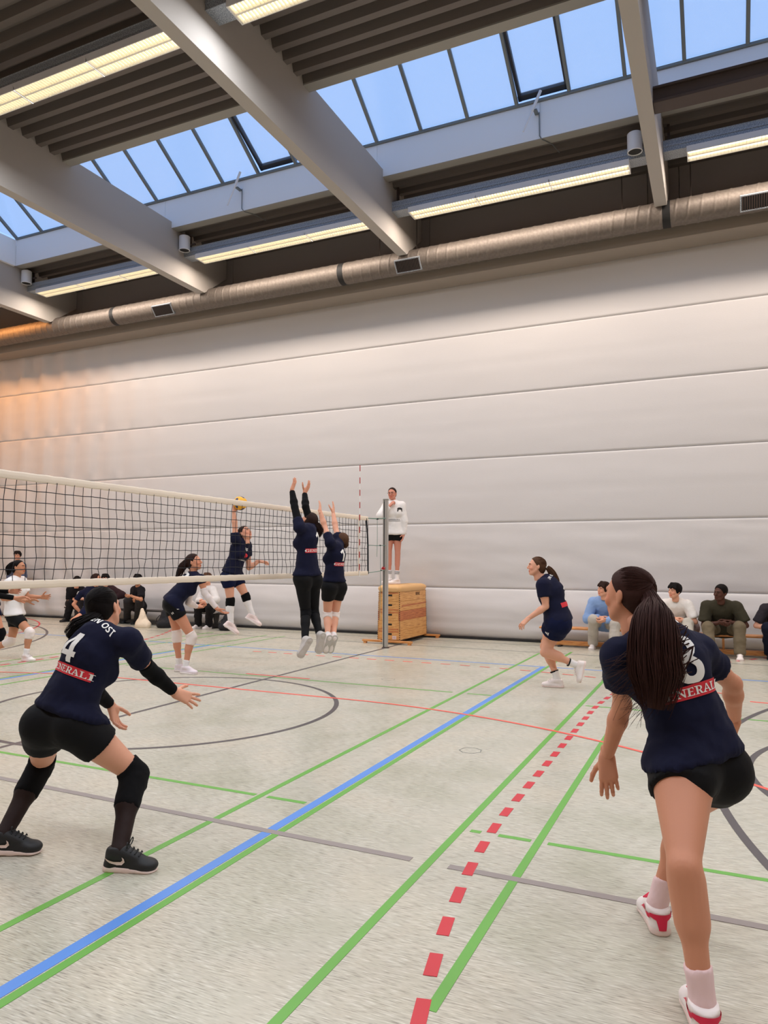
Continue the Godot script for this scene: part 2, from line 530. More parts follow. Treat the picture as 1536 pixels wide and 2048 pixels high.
func build_skylight(xa: float, xb: float) -> void:
	var za := -14.8
	var zb := 4.35
	var y0 := 8.385
	var y1 := 9.0
	var xm := (xa + xb) * 0.5
	var ym := y1 + (xb - xm) * 0.64
	var w := Node3D.new()
	w.name = numbered("window_1") if xa > 5.0 else numbered("window_2")
	add_child(w)
	w.set_meta("kind", "structure")
	if xa > 5.0: w.set_meta("label", "long pitched roof light over the far side of the hall")
	# curb boards in lengths of one bay, and trims below
	var cuts := [za, -10.3, -5.4, -2.45, -0.7, zb]
	for k in cuts.size() - 1:
		for sd in [0, 1]:
			var st := ST()
			var x: float = xb if sd else xa
			box2(st, Vector3(x if sd else x - 0.09, y0, cuts[k] + 0.002), Vector3(x + 0.09 if sd else x, y1, cuts[k + 1] - 0.002), 0.002)
			part("curb_board", st.commit(), M.curb_white, w)
	for sd in [0, 1]:
		var st := ST()
		var x: float = xa if sd == 0 else za
		box2(st, Vector3(xa, y0, za - 0.09) if sd == 0 else Vector3(xa, y0, zb), Vector3(xb, y1, za) if sd == 0 else Vector3(xb, y1, zb + 0.09))
		part("end_board", st.commit(), M.curb_white, w)
	for e in [[xa - 0.18, xa], [xb + 0.002, xb + 0.19]]:
		var st := ST()
		box2(st, Vector3(e[0], y0 - 0.008, za), Vector3(e[1], y0 + 0.02, zb))
		part("edge_trim", st.commit(), M.trim_grey, w)
	# glazing: sill rail, mullions, panes on both slopes, ridge
	var up := (Vector3(xm, ym, 0) - Vector3(xb, y1, 0))
	var L := up.length()
	for sd in [1, -1]:
		var xs: float = xb if sd == 1 else xa
		var dir := Vector3(xm - xs, ym - y1, 0).normalized()
		var nrm := Vector3(dir.y * sd, absf(dir.x), 0).normalized()
		var bs := Basis(dir, nrm, dir.cross(nrm))
		var st := ST()
		box2(st, Vector3(xs - 0.035, y1, za), Vector3(xs + 0.035, y1 + 0.05, zb), 0.006)
		part("sill_rail", st.commit(), M.mullion_alu, w)
		var z := -4.54 - 0.855 * 12
		var zz := []
		while z < zb + 0.1:
			if z > za - 0.05:
				zz.append(z)
			z += 0.855
		zz[0] = za + 0.02
		var mm := ST()
		bx(mm, Vector3(L * 0.5, 0, 0), Vector3(L, 0.07, 0.055), 0.008)
		var mesh := mm.commit()
		for q in zz:
			var o := part("mullion", mesh, M.mullion_alu, w)
			o.transform = Transform3D(bs, Vector3(xs, y1 + 0.04, q))
		for k in zz.size() - 1:
			var c: float = (zz[k] + zz[k + 1]) * 0.5
			var wd: float = zz[k + 1] - zz[k] - 0.03
			var opened: bool = sd == 1 and xa > 5.0 and (absf(c + 2.40) < 0.2 or absf(c + 7.53) < 0.2)
			var ps := ST()
			bx(ps, Vector3(L * 0.5, 0.012, 0), Vector3(L - 0.04, 0.006, wd - (0.10 if opened else 0.0)))
			var o := part("pane", ps.commit(), M.pane_frosted, w)
			var tr := Transform3D(bs, Vector3(xs, y1 + 0.05, c))
			if opened:
				# vent sash, tilted open a little about its upper edge
				var piv := Vector3(xs, y1 + 0.05, c) + dir * L
				tr = Transform3D(bs.rotated(Vector3(0, 0, 1), deg_to_rad(4.0)), Vector3.ZERO)
				tr.origin = piv - tr.basis.x * L + nrm * 0.03
				var fs := ST()
				for sg in [-1.0, 1.0]:
					bx(fs, Vector3(L * 0.5, 0, sg * (wd * 0.5 - 0.03)), Vector3(L, 0.10, 0.05), 0.004)
				bx(fs, Vector3(0.05, 0, 0), Vector3(0.09, 0.10, wd), 0.004)
				var so := part("vent_sash", fs.commit(), M.sash_dark, w)
				so.transform = tr
			o.transform = tr
	var rs := ST()
	box2(rs, Vector3(xm - 0.05, ym, za), Vector3(xm + 0.05, ym + 0.1, zb), 0.01)
	part("ridge_bar", rs.commit(), M.mullion_alu, w)
	for z in [za, zb]:
		var gs := ST()
		prism(gs, PackedVector2Array([Vector2(xa, y1), Vector2(xb, y1), Vector2(xm, ym + 0.03)]), 0.008, Transform3D(Basis(), Vector3(0, 0.04, z)))
		part("gable_pane", gs.commit(), M.pane_frosted, w)

# ---------------------------------------------------------------- far side: curtain, fascia, cornice
func build_far_wall() -> void:
	var w := Node3D.new()
	w.name = numbered("wall_far")
	add_child(w)
	tag(w, "tall grey-white padded dividing curtain in horizontal panels", "", "", "structure")
	var ys := [0.02, 0.98, 2.25, 3.52, 4.76, 6.02, 7.25]
	var f := FastNoiseLite.new()
	f.seed = 5
	f.frequency = 0.55
	f.fractal_octaves = 3
	for k in ys.size() - 1:
		var z0 := -19.5
		var z1 := 8.9
		var nz := 150
		var ny := 26
		var rows := []
		for j in ny + 1:
			# denser rows near the seams
			var t := 0.5 - 0.5 * cos(PI * j / ny)
			var y: float = lerpf(ys[k], ys[k + 1], t)
			var row := []
			for i in nz + 1:
				# denser columns at the left, where the cloth hangs in folds
				var s := float(i) / nz
				var z := lerpf(z0, z1, pow(s, 1.25))
				var e: float = minf(t, 1.0 - t) * (ys[k + 1] - ys[k])
				var bulge: float = 0.026 * (1.0 - pow(1.0 - minf(e / 0.024, 1.0), 2.2))
				bulge += (0.10 if k == 0 else 0.022) * pow(sin(PI * t), 0.8)
				if k == 0 and t < 0.3:
					bulge += 0.03 * sin(PI * t / 0.3)
				bulge -= 0.007 * exp(-pow((t - 0.48) / 0.03, 2.0))
				bulge += f.get_noise_2d(z * 1.1, y * 4.5 + k * 9.0) * (0.012 if k < 2 else 0.004) * minf(1.0, e / 0.1)
				var fold := clampf((-11.0 - z) / 5.0, 0.0, 1.0)
				bulge += fold * (0.036 * sin(z * 8.0 + y * 1.3 + 2.0 * sin(y * 0.7)) + 0.020 * sin(z * 15.0 - y * 1.6)) * minf(1.0, 0.25 + e / 0.3)
				row.append(Vector3(13.55 - bulge, y, z))
			rows.append(row)
		part("padded_panel", grid_mesh(rows, Vector3(-1, 0, 0)), M.curtain_vinyl, w)
	# black strip where the curtain meets the floor
	var bs := ST()
	box2(bs, Vector3(13.44, 0.0, -19.5), Vector3(13.62, 0.035, 8.9))
	struct("baseboard_far", bs.commit(), M.black_rubber)
	# cornice in front of the curtain head and the dark fascia above it
	bs = ST()
	box2(bs, Vector3(12.96, 7.03, -19.5), Vector3(13.48, 7.36, 8.9), 0.01)
	struct("trim_1", bs.commit(), M.cornice, "brown-grey cornice over the curtain")
	var fa := Node3D.new()
	fa.name = numbered("wall_fascia")
	add_child(fa)
	tag(fa, "dark fascia boards above the air duct", "", "", "structure")
	for k in BEAMS.size() - 1:
		var lo: float = BEAMS[k] - 0.35
		var hi: float = BEAMS[k + 1] - 0.35
		for h in [[lo, lo + 0.52], [lo + 0.52, hi]]:
			bs = ST()
			box2(bs, Vector3(13.2, 7.3, h[0] + 0.004), Vector3(13.5, 8.6, h[1] - 0.004), 0.004)
			part("fascia_board", bs.commit(), M.fascia_dark, fa)

# smooth surface through rows of points; facing says which side is out
func grid_mesh(rows: Array, facing: Vector3, closed := false) -> ArrayMesh:
	var nj := rows.size()
	var ni: int = rows[0].size()
	var V := PackedVector3Array()
	var N := PackedVector3Array()
	var U := PackedVector2Array()
	var I := PackedInt32Array()
	for j in nj:
		for i in ni:
			var il: int = (i - 1 + ni) % ni if closed else maxi(i - 1, 0)
			var ir: int = (i + 1) % ni if closed else mini(i + 1, ni - 1)
			var du: Vector3 = rows[j][ir] - rows[j][il]
			var dv: Vector3 = rows[mini(j + 1, nj - 1)][i] - rows[maxi(j - 1, 0)][i]
			var n := du.cross(dv).normalized()
			if facing != Vector3.ZERO and n.dot(facing) < 0.0:
				n = -n
			V.append(rows[j][i])
			N.append(n)
			U.append(Vector2(float(i) / (ni - 1), float(j) / (nj - 1)))
	for j in nj - 1:
		for i in (ni if closed else ni - 1):
			var a := j * ni + i
			var b := j * ni + (i + 1) % ni
			var c := a + ni
			var d := b + ni
			if (V[b] - V[a]).cross(V[c] - V[a]).dot(N[a]) > 0.0:
				I.append_array([a, c, b, b, c, d])
			else:
				I.append_array([a, b, c, b, d, c])
	var arr := []
	arr.resize(Mesh.ARRAY_MAX)
	arr[Mesh.ARRAY_VERTEX] = V
	arr[Mesh.ARRAY_NORMAL] = N
	arr[Mesh.ARRAY_TEX_UV] = U
	arr[Mesh.ARRAY_INDEX] = I
	var m := ArrayMesh.new()
	m.add_surface_from_arrays(Mesh.PRIMITIVE_TRIANGLES, arr)
	return m

# ---------------------------------------------------------------- lamps
func build_lamps() -> void:
	var w := 0.31
	var rows := [[11.67, "near the air duct"], [6.33, "overhead"], [0.55, "behind"]]
	for r in rows:
		for k in BEAMS.size() - 1:
			var za: float = BEAMS[k] + 0.34
			var zb: float = BEAMS[k + 1] - 0.51
			var x0: float = r[0]
			var lab := "warm fluorescent louvre lamp beyond the frame, bay %d" % k
			if r[0] > 11.0:
				lab = ["long fluorescent lamp beyond the left edge of the hall", "lit fluorescent lamp at the far left above the duct, smallest of the lamps", "lit fluorescent lamp in the bay left of the middle beam, above the duct", "lit fluorescent lamp between the middle beam and the right beam, above the duct", "lit fluorescent lamp at the right edge, right of the right beam", "long fluorescent lamp out of frame to the right"][k]
			elif r[0] > 5.0:
				lab = ["long fluorescent lamp beyond the left side", "overhead fluorescent lamp out of frame at the left", "large bright louvre lamp at the upper left under the corrugated roof", "bright louvre lamp cut by the top edge, right of the middle beam", "overhead fluorescent lamp above the right part of the court", "overhead fluorescent lamp out of frame to the right"][k]
			var seen: bool = (r[0] > 11.0 and k in [1, 2, 3, 4]) or (r[0] > 5.0 and r[0] < 11.0 and k in [2, 3])
			var t := thing("fluorescent_lamp", lab, "lamp", Vector3(x0, LAMP_Y, (za + zb) * 0.5), "" if seen else "lamps out of view")
			var L := zb - za
			if not seen: t.set_meta("label", "warm fluorescent louvre lamp on a roof bay outside the picture")
			var st := ST()
			box2(st, Vector3(0, 0.085, -L / 2), Vector3(w, 0.10, L / 2))
			box2(st, Vector3(0, 0, -L / 2), Vector3(0.008, 0.085, L / 2))
			box2(st, Vector3(w - 0.008, 0, -L / 2), Vector3(w, 0.085, L / 2))
			for e in [-1, 1]:
				box2(st, Vector3(0.008, 0, e * (L / 2 - 0.006) - 0.006), Vector3(w - 0.008, 0.085, e * (L / 2 - 0.006) + 0.006))
			part("housing", st.commit(), M.lamp_white, t)
			st = ST()
			box2(st, Vector3(0.01, 0.05, -L / 2 + 0.014), Vector3(w - 0.01, 0.055, L / 2 - 0.014))
			part("glow_panel", st.commit(), M.lamp_glow, t)
			if seen:
				st = ST()
				var n := int(L / 0.05)
				for i in n:
					var z := -L / 2 + 0.03 + i * (L - 0.06) / (n - 1)
					bx(st, Vector3(w / 2, 0.024, z), Vector3(w - 0.02, 0.038, 0.0025))
				box2(st, Vector3(w / 2 - 0.012, 0.004, -L / 2 + 0.01), Vector3(w / 2 + 0.012, 0.05, L / 2 - 0.01))
				var lo := part("louvre", st.commit(), M.lamp_louvre, t)
				lo.set_meta("kind", "stuff")
				for q in [-L / 2 + L / 3, -L / 2 + 2 * L / 3]:
					st = ST()
					bx(st, Vector3(w / 2, 0.02, q), Vector3(w, 0.05, 0.012))
					part("joint_strip", st.commit(), M.lamp_white, t)
			var al := AreaLight3D.new()
			al.name = "lamp_light"
			al.area_size = Vector2(w, L)
			al.light_color = (sr(255, 172, 96) if k == 0 else sr(255, 238, 222)) if r[0] > 11.0 else sr(246, 249, 255)
			al.light_energy = (14.0 if k == 0 else 13.0) if r[0] > 11.0 else 13.6
			al.area_normalize_energy = true
			al.shadow_enabled = true
			al.area_range = 60.0
			al.area_attenuation = 2.0
			al.transform = Transform3D(Basis(Vector3(1, 0, 0), Vector3(0, 0, 1), Vector3(0, 1, 0)) , Vector3(w / 2, -0.004, 0))
			al.transform.basis = Basis(Vector3(1, 0, 0), -PI / 2)
			t.add_child(al)
			# the galvanised carrier channel the lamp hangs from
			if seen:
				st = ST()
				var c0: float = BEAMS[k] + 0.0
				var c1: float = BEAMS[k + 1] - 0.19
				var xx := x0 + 0.045
				box2(st, Vector3(xx, 7.912, c0), Vector3(xx + 0.27, 7.93, c1), 0.003)
				box2(st, Vector3(xx, 8.085, c0), Vector3(xx + 0.27, 8.10, c1), 0.003)
				box2(st, Vector3(xx + 0.006, 7.93, c0), Vector3(xx + 0.016, 8.085, c1))
				box2(st, Vector3(xx - 0.004, 7.99, c0), Vector3(xx + 0.006, 8.03, c1), 0.002)
				box2(st, Vector3(xx + 0.255, 7.93, c0), Vector3(xx + 0.265, 8.085, c1))
				var ch := part("carrier_channel", st.commit(), M.galvanised, self)
				tag(ch, "galvanised steel channel above the " + {"11.67_1": "far left duct lamp", "11.67_2": "lamp left of the middle beam", "11.67_3": "lamp between the middle and right beams", "11.67_4": "lamp at the right edge", "6.33_2": "large upper left lamp", "6.33_3": "lamp cut by the top edge"}["%.2f_%d" % [x0, k]], "channel")
				st = ST()
				box2(st, Vector3(xx + 0.08, 8.10, c0 + 0.06), Vector3(xx + 0.12, 8.41, c0 + 0.10))
				part("hanger", st.commit(), M.dark_steel, ch)
				st = ST()
				box2(st, Vector3(xx + 0.08, 8.10, c1 - 0.10), Vector3(xx + 0.12, 8.41, c1 - 0.06))
				part("hanger", st.commit(), M.dark_steel, ch)
	# white cylinder speakers on the channels near the beams
	var sp := [[Vector3(11.59, 8.14, -10.0), "white cylinder speaker at the left beam, between two duct lamps"], [Vector3(11.59, 8.10, -1.02), "white cylinder speaker beside the right beam"], [Vector3(11.59, 8.20, -14.75), "smallest white cylinder speaker at the far left beam"]]
	for s in sp:
		var t := thing("cylinder_speaker", s[1], "speaker", s[0])
		var st := ST()
		lathe(st, [Vector2(0.0, 0.15), Vector2(0.105, 0.15), Vector2(0.115, 0.14), Vector2(0.115, -0.15), Vector2(0.105, -0.155), Vector2(0.1, -0.14)], 28)
		part("can", st.commit(), M.white_metal, t)
		st = ST()
		lathe(st, [Vector2(0.1, -0.14), Vector2(0.0, -0.135)], 28)
		part("grille", st.commit(), M.black_rubber, t)
		st = ST()
		box2(st, Vector3(0.08, -0.02, 0.02), Vector3(0.124, 0.01, 0.2), 0.003)
		part("bracket", st.commit(), M.dark_steel, t)

# ---------------------------------------------------------------- air duct
func build_duct() -> void:
	var r := 0.215
	var c := Vector3(12.68, 7.345, 0)
	var t := thing("air_duct", "long round spiral-seam metal air duct under the fascia", "duct", Vector3(c.x, c.y, 0))
	var bands := [-19.5, -12.94, -6.78, -0.633, 5.5, 8.9]
	for k in bands.size() - 1:
		var rows := []
		var za: float = bands[k] + 0.06
		var zb: float = bands[k + 1] - 0.06
		var n := int((zb - za) / 0.0125)
		for j in n + 1:
			var z := lerpf(za, zb, float(j) / n)
			var row := []
			for i in 33:
				var a := TAU * i / 32.0
				# raised seam that winds round the pipe every 0.2 m
				var ph := fposmod(z / 0.2 + a / TAU, 1.0)
				var bump := 0.008 if ph < 0.16 else 0.0
				row.append(Vector3(cos(a) * (r + bump), sin(a) * (r + bump), z))
			rows.append(row)
		part("duct_segment", grid_mesh_radial(rows), M.duct_steel, t)
	for k in range(1, bands.size() - 1):
		var st := ST()
		lathe(st, [Vector2(r - 0.01, -0.07), Vector2(r + 0.004, -0.06), Vector2(r + 0.004, 0.06), Vector2(r - 0.01, 0.07)], 32, Transform3D(Basis(Vector3(1, 0, 0), PI / 2), Vector3(0, 0, bands[k])))
		part("black_sleeve", st.commit(), M.black_rubber, t)
	for g in [[-11.66, -11.10], [-5.56, -5.03], [0.47, 1.05]]:
		# outlet grilles on the side that looks down into the hall
		var b := Basis(Vector3(0, 0, 1), deg_to_rad(38.0))
		var gr := Node3D.new()
		gr.name = "outlet_grille"
		t.add_child(gr, true)
		var gw: float = g[1] - g[0]
		var zc: float = (g[0] + g[1]) * 0.5
		gr.transform = Transform3D(b, Vector3(0, 0, zc))
		var st := ST()
		for e in [-1.0, 1.0]:
			bx(st, Vector3(-r + 0.012, e * 0.118, 0), Vector3(0.056, 0.022, gw), 0.003)
			bx(st, Vector3(-r + 0.012, 0, e * (gw / 2 - 0.011)), Vector3(0.056, 0.236, 0.022), 0.003)
		part("frame", st.commit(), M.galvanised, gr)
		st = ST()
		bx(st, Vector3(-r - 0.006, 0, 0), Vector3(0.006, 0.22, gw - 0.03))
		part("opening", st.commit(), M.black_rubber, gr)
		var n := 16
		st = ST()
		bx(st, Vector3.ZERO, Vector3(0.018, 0.216, 0.009), 0.0, Basis(Vector3(0, 1, 0), 0.5))
		var slat := st.commit()
		for i in n:
			part("slat", slat, M.dark_steel, gr).position = Vector3(-r - 0.012, 0, lerpf(-gw / 2 + 0.035, gw / 2 - 0.035, i / (n - 1.0)))
	# rods that hang the duct
	for z in [-15.4, -10.95, -10.2, -6.0, -5.2, -1.35, -0.25]:
		var st := ST()
		tube(st, [Vector3(0.05, r - 0.01, z), Vector3(0.05, 1.05, z)], [0.008], 6)
		part("hanger_rod", st.commit(), M.dark_steel, t)

func grid_mesh_radial(rows: Array) -> ArrayMesh:
	var nj := rows.size()
	var ni: int = rows[0].size()
	var V := PackedVector3Array()
	var N := PackedVector3Array()
	var I := PackedInt32Array()
	for j in nj:
		for i in ni:
			var p: Vector3 = rows[j][i]
			var dz: Vector3 = rows[mini(j + 1, nj - 1)][i] - rows[maxi(j - 1, 0)][i]
			var n := Vector3(p.x, p.y, 0).normalized()
			V.append(p)
			N.append((n - dz.normalized() * n.dot(dz.normalized())).normalized())
	for j in nj - 1:
		for i in ni - 1:
			var a := j * ni + i
			if (V[a + 1] - V[a]).cross(V[a + ni] - V[a]).dot(N[a]) > 0.0:
				I.append_array([a, a + ni, a + 1, a + 1, a + ni, a + ni + 1])
			else:
				I.append_array([a, a + 1, a + ni, a + 1, a + ni + 1, a + ni])
	var arr := []
	arr.resize(Mesh.ARRAY_MAX)
	arr[Mesh.ARRAY_VERTEX] = V
	arr[Mesh.ARRAY_NORMAL] = N
	arr[Mesh.ARRAY_INDEX] = I
	var m := ArrayMesh.new()
	m.add_surface_from_arrays(Mesh.PRIMITIVE_TRIANGLES, arr)
	return m

func build_skylight_openers() -> void:
	for s in [[-2.40, "between the middle and right beams"], [-8.28, "in the left skylight bay"]]:
		var t := thing("vent_opener", "slim white rod drive hanging from the open roof vent " + s[1], "vent opener", Vector3(11.2, 9.02, s[0]))
		var st := ST()
		tube(st, [Vector3(-0.05, 0.06, 0), Vector3(-0.05, -0.24, -0.14)], [0.024], 12)
		part("cylinder", st.commit(), M.white_metal, t)
		st = ST()
		tube(st, [Vector3(-0.05, -0.24, -0.14), Vector3(-0.06, -0.56, -0.29)], [0.016], 10)
		part("rod", st.commit(), M.white_metal, t)
		st = ST()
		bx(st, Vector3(0.04, -0.22, -0.1), Vector3(0.14, 0.03, 0.06), 0.004)
		part("bracket", st.commit(), M.mullion_alu, t)
		st = ST()
		tube(st, [Vector3(0.1, -0.2, -0.06), Vector3(0.1, -0.60, -0.06), Vector3(0.14, -0.655, -0.02), Vector3(0.34, -0.655, 0.1), Vector3(0.62, -0.66, 0.16)], [0.008], 6)
		part("cable", st.commit(), M.mullion_alu, t)

# ---------------------------------------------------------------- net and post
const NET_Z := -5.25

func build_net() -> void:
	mat("ink_black", sr(24, 24, 26), 0.7)
	mat("ink_grey", sr(120, 124, 128), 0.8)
	var t := thing("volleyball_net", "black mesh volleyball net with cream tapes across the court", "net", Vector3(5.95, 0, NET_Z))
	var xa := 0.6 - 5.95
	var xb := 10.72 - 5.95
	var top := 2.235
	var low := 1.285
	# how far the bottom hangs below its end height
	var sagf := func(x: float) -> float: return -0.012 * sin(PI * clampf((x - xa) / (xb - xa), 0.0, 1.0))
	var rng := RandomNumberGenerator.new()
	rng.seed = 4
	var st := ST()
	var cols := []
	var n := 101
	var rows := 9
	for i in n + 1:
		var x := lerpf(xa, xb, float(i) / n)
		var col := []
		for j in rows + 1:
			var y: float = lerpf(top - 0.06, low + 0.04, float(j) / rows)
			var w := 0.006 if j < rows - 1 else 0.022
			col.append(Vector3(x + rng.randf_range(-w, w) + 0.012 * sin(x * 1.7 + j * 0.5), y + rng.randf_range(-0.004, 0.004), rng.randf_range(-0.006, 0.006)))
		cols.append(col)
	for i in n + 1:
		tube(st, cols[i], [0.0036], 4, false)
	for j in range(1, rows):
		var line := []
		for i in n + 1:
			line.append(cols[i][j])
		tube(st, line, [0.0036], 4, false)
	var mesh := part("mesh_cords", st.commit(), M.net_cord, t, "black square-mesh cords")
	mesh.set_meta("kind", "stuff")
	for b in [[top - 0.07, top, "top_tape"], [low - 0.02, low + 0.05, "bottom_tape"]]:
		var rws := []
		for i in 121:
			var x := lerpf(xa, xb, i / 120.0)
			var sg: float = sagf.call(x)
			var row := []
			for k in 10:
				var a := TAU * k / 9.0
				row.append(Vector3(x, (b[0] + b[1]) * 0.5 + sg * 0.5 + sin(a) * (b[1] - b[0]) * 0.5 + 0.002 * sin(x * 31.0), cos(a) * 0.007 + 0.003 * sin(x * 23.0)))
			rws.append(row)
		part(b[2], grid_mesh(rws, Vector3.ZERO), M.net_band, t)
	# white side tape under the antenna, black end cord with its rod
	st = ST()
	bx(st, Vector3(10.385 - 5.95, (top + low) / 2, 0.004), Vector3(0.05, top - low + 0.02, 0.012), 0.003)
	part("side_tape", st.commit(), M.net_band, t)
	st = ST()
	tube(st, [Vector3(xb - 0.07, top - 0.03, 0), Vector3(xb - 0.02, 1.95, 0), Vector3(xb, 1.75, 0), Vector3(xb + 0.01, low, 0)], [0.014], 8)
	part("end_rod", st.commit(), M.net_cord, t)
	# tension ropes to the post
	var px := 11.41 - 5.95
	for r in [[top - 0.03, 2.245, 0.010], [1.76, 1.77, 0.006], [low + 0.02, 1.345, 0.006]]:
		st = ST()
		tube(st, [Vector3(xb - 0.03, r[0], 0), Vector3((xb + px) * 0.5, (r[0] + r[1]) * 0.5 - 0.006, 0), Vector3(px, r[1], 0)], [r[2]], 6)
		part("tension_rope", st.commit(), M.rope_green, t)
	st = ST()
	for k in [[0.36, 2.215, 0.02], [0.48, 1.766, 0.016], [0.52, 1.34, 0.014]]:
		bx(st, Vector3(xb + k[0], k[1], 0), Vector3(k[2] * 2.4, k[2] * 1.3, k[2] * 1.3), 0.004)
	part("cleat", st.commit(), M.net_cord, t).set_meta("kind", "stuff")
	for k in [[0.34, 2.2, 1.57], [0.47, 1.76, 0.52]]:
		st = ST()
		tube(st, [Vector3(xb + k[0], k[1], 0.01), Vector3(xb + k[0] - 0.005, (k[1] + k[2]) / 2, 0.014), Vector3(xb + k[0] - 0.012, k[2], 0.01)], [0.004], 5)
		part("hanging_rope", st.commit(), M.rope_green, t)
	# antenna
	var an := thing("net_antenna", "thin red and white striped antenna rising above the net", "antenna", Vector3(10.375, 1.25, NET_Z + 0.02))
	for i in 18:
		st = ST()
		tube(st, [Vector3(0, i * 0.1, 0), Vector3(0, i * 0.1 + 0.1, 0)], [0.0075], 8)
		part("stripe", st.commit(), M.antenna_red if i % 2 == 1 else M.antenna_white, an)
	# post
	var po := thing("net_post", "tall square aluminium net post in front of the vaulting box", "post", Vector3(11.43, 0, NET_Z))
	st = ST()
	bx(st, Vector3(0, 1.29, 0.012), Vector3(0.07, 2.56, 0.056), 0.010)
	bx(st, Vector3(0, 1.29, -0.036), Vector3(0.07, 2.56, 0.018), 0.006)
	part("profile", st.commit(), M.alu_post, po)
	st = ST()
	bx(st, Vector3(-0.012, 1.28, -0.0215), Vector3(0.03, 2.52, 0.0125))
	part("groove", st.commit(), M.black_rubber, po)
	st = ST()
	bx(st, Vector3(0, 2.575, 0), Vector3(0.076, 0.03, 0.092), 0.01)
	part("cap", st.commit(), M.trim_grey, po)
	st = ST()
	bx(st, Vector3(-0.045, 1.37, -0.02), Vector3(0.03, 0.05, 0.05), 0.01)
	tube(st, [Vector3(-0.06, 1.40, -0.02), Vector3(-0.085, 1.36, -0.045)], [0.01], 8)
	part("crank", st.commit(), M.antenna_red, po)
	st = ST()
	lathe(st, [Vector2(0.0, 0.012), Vector2(0.06, 0.012), Vector2(0.07, 0.0)], 24)
	part("floor_plate", st.commit(), M.dark_steel, po)
	# ball
	var bl := thing("volleyball", "yellow and blue volleyball above the net tape", "ball", Vector3(8.76, 2.345, -6.40))
	for pnl in 6:
		for band in 3:
			var rws := []
			var ax: Vector3 = [Vector3.RIGHT, Vector3.LEFT, Vector3.UP, Vector3.DOWN, Vector3.BACK, Vector3.FORWARD][pnl]
			var u: Vector3 = [Vector3.UP, Vector3.UP, Vector3.BACK, Vector3.BACK, Vector3.RIGHT, Vector3.RIGHT][pnl]
			var v := ax.cross(u)
			for i in 7:
				var row := []
				for j in 5:
					var a := lerpf(-1.0, 1.0, i / 6.0)
					var e := lerpf(-1.0 + band * 2.0 / 3.0, -1.0 + (band + 1) * 2.0 / 3.0, j / 4.0)
					var p := (ax + u * tan(a * PI / 4) + v * tan(e * PI / 4)).normalized()
					var rim := 1.0 - 0.02 * maxf(pow(absf(a), 10.0), 1.0 if j == 0 or j == 4 else 0.0)
					row.append(p * 0.105 * rim)
				rws.append(row)
			part("panel", grid_mesh(rws, ax), M.ball_blue if band == 1 else M.ball_yellow, bl)

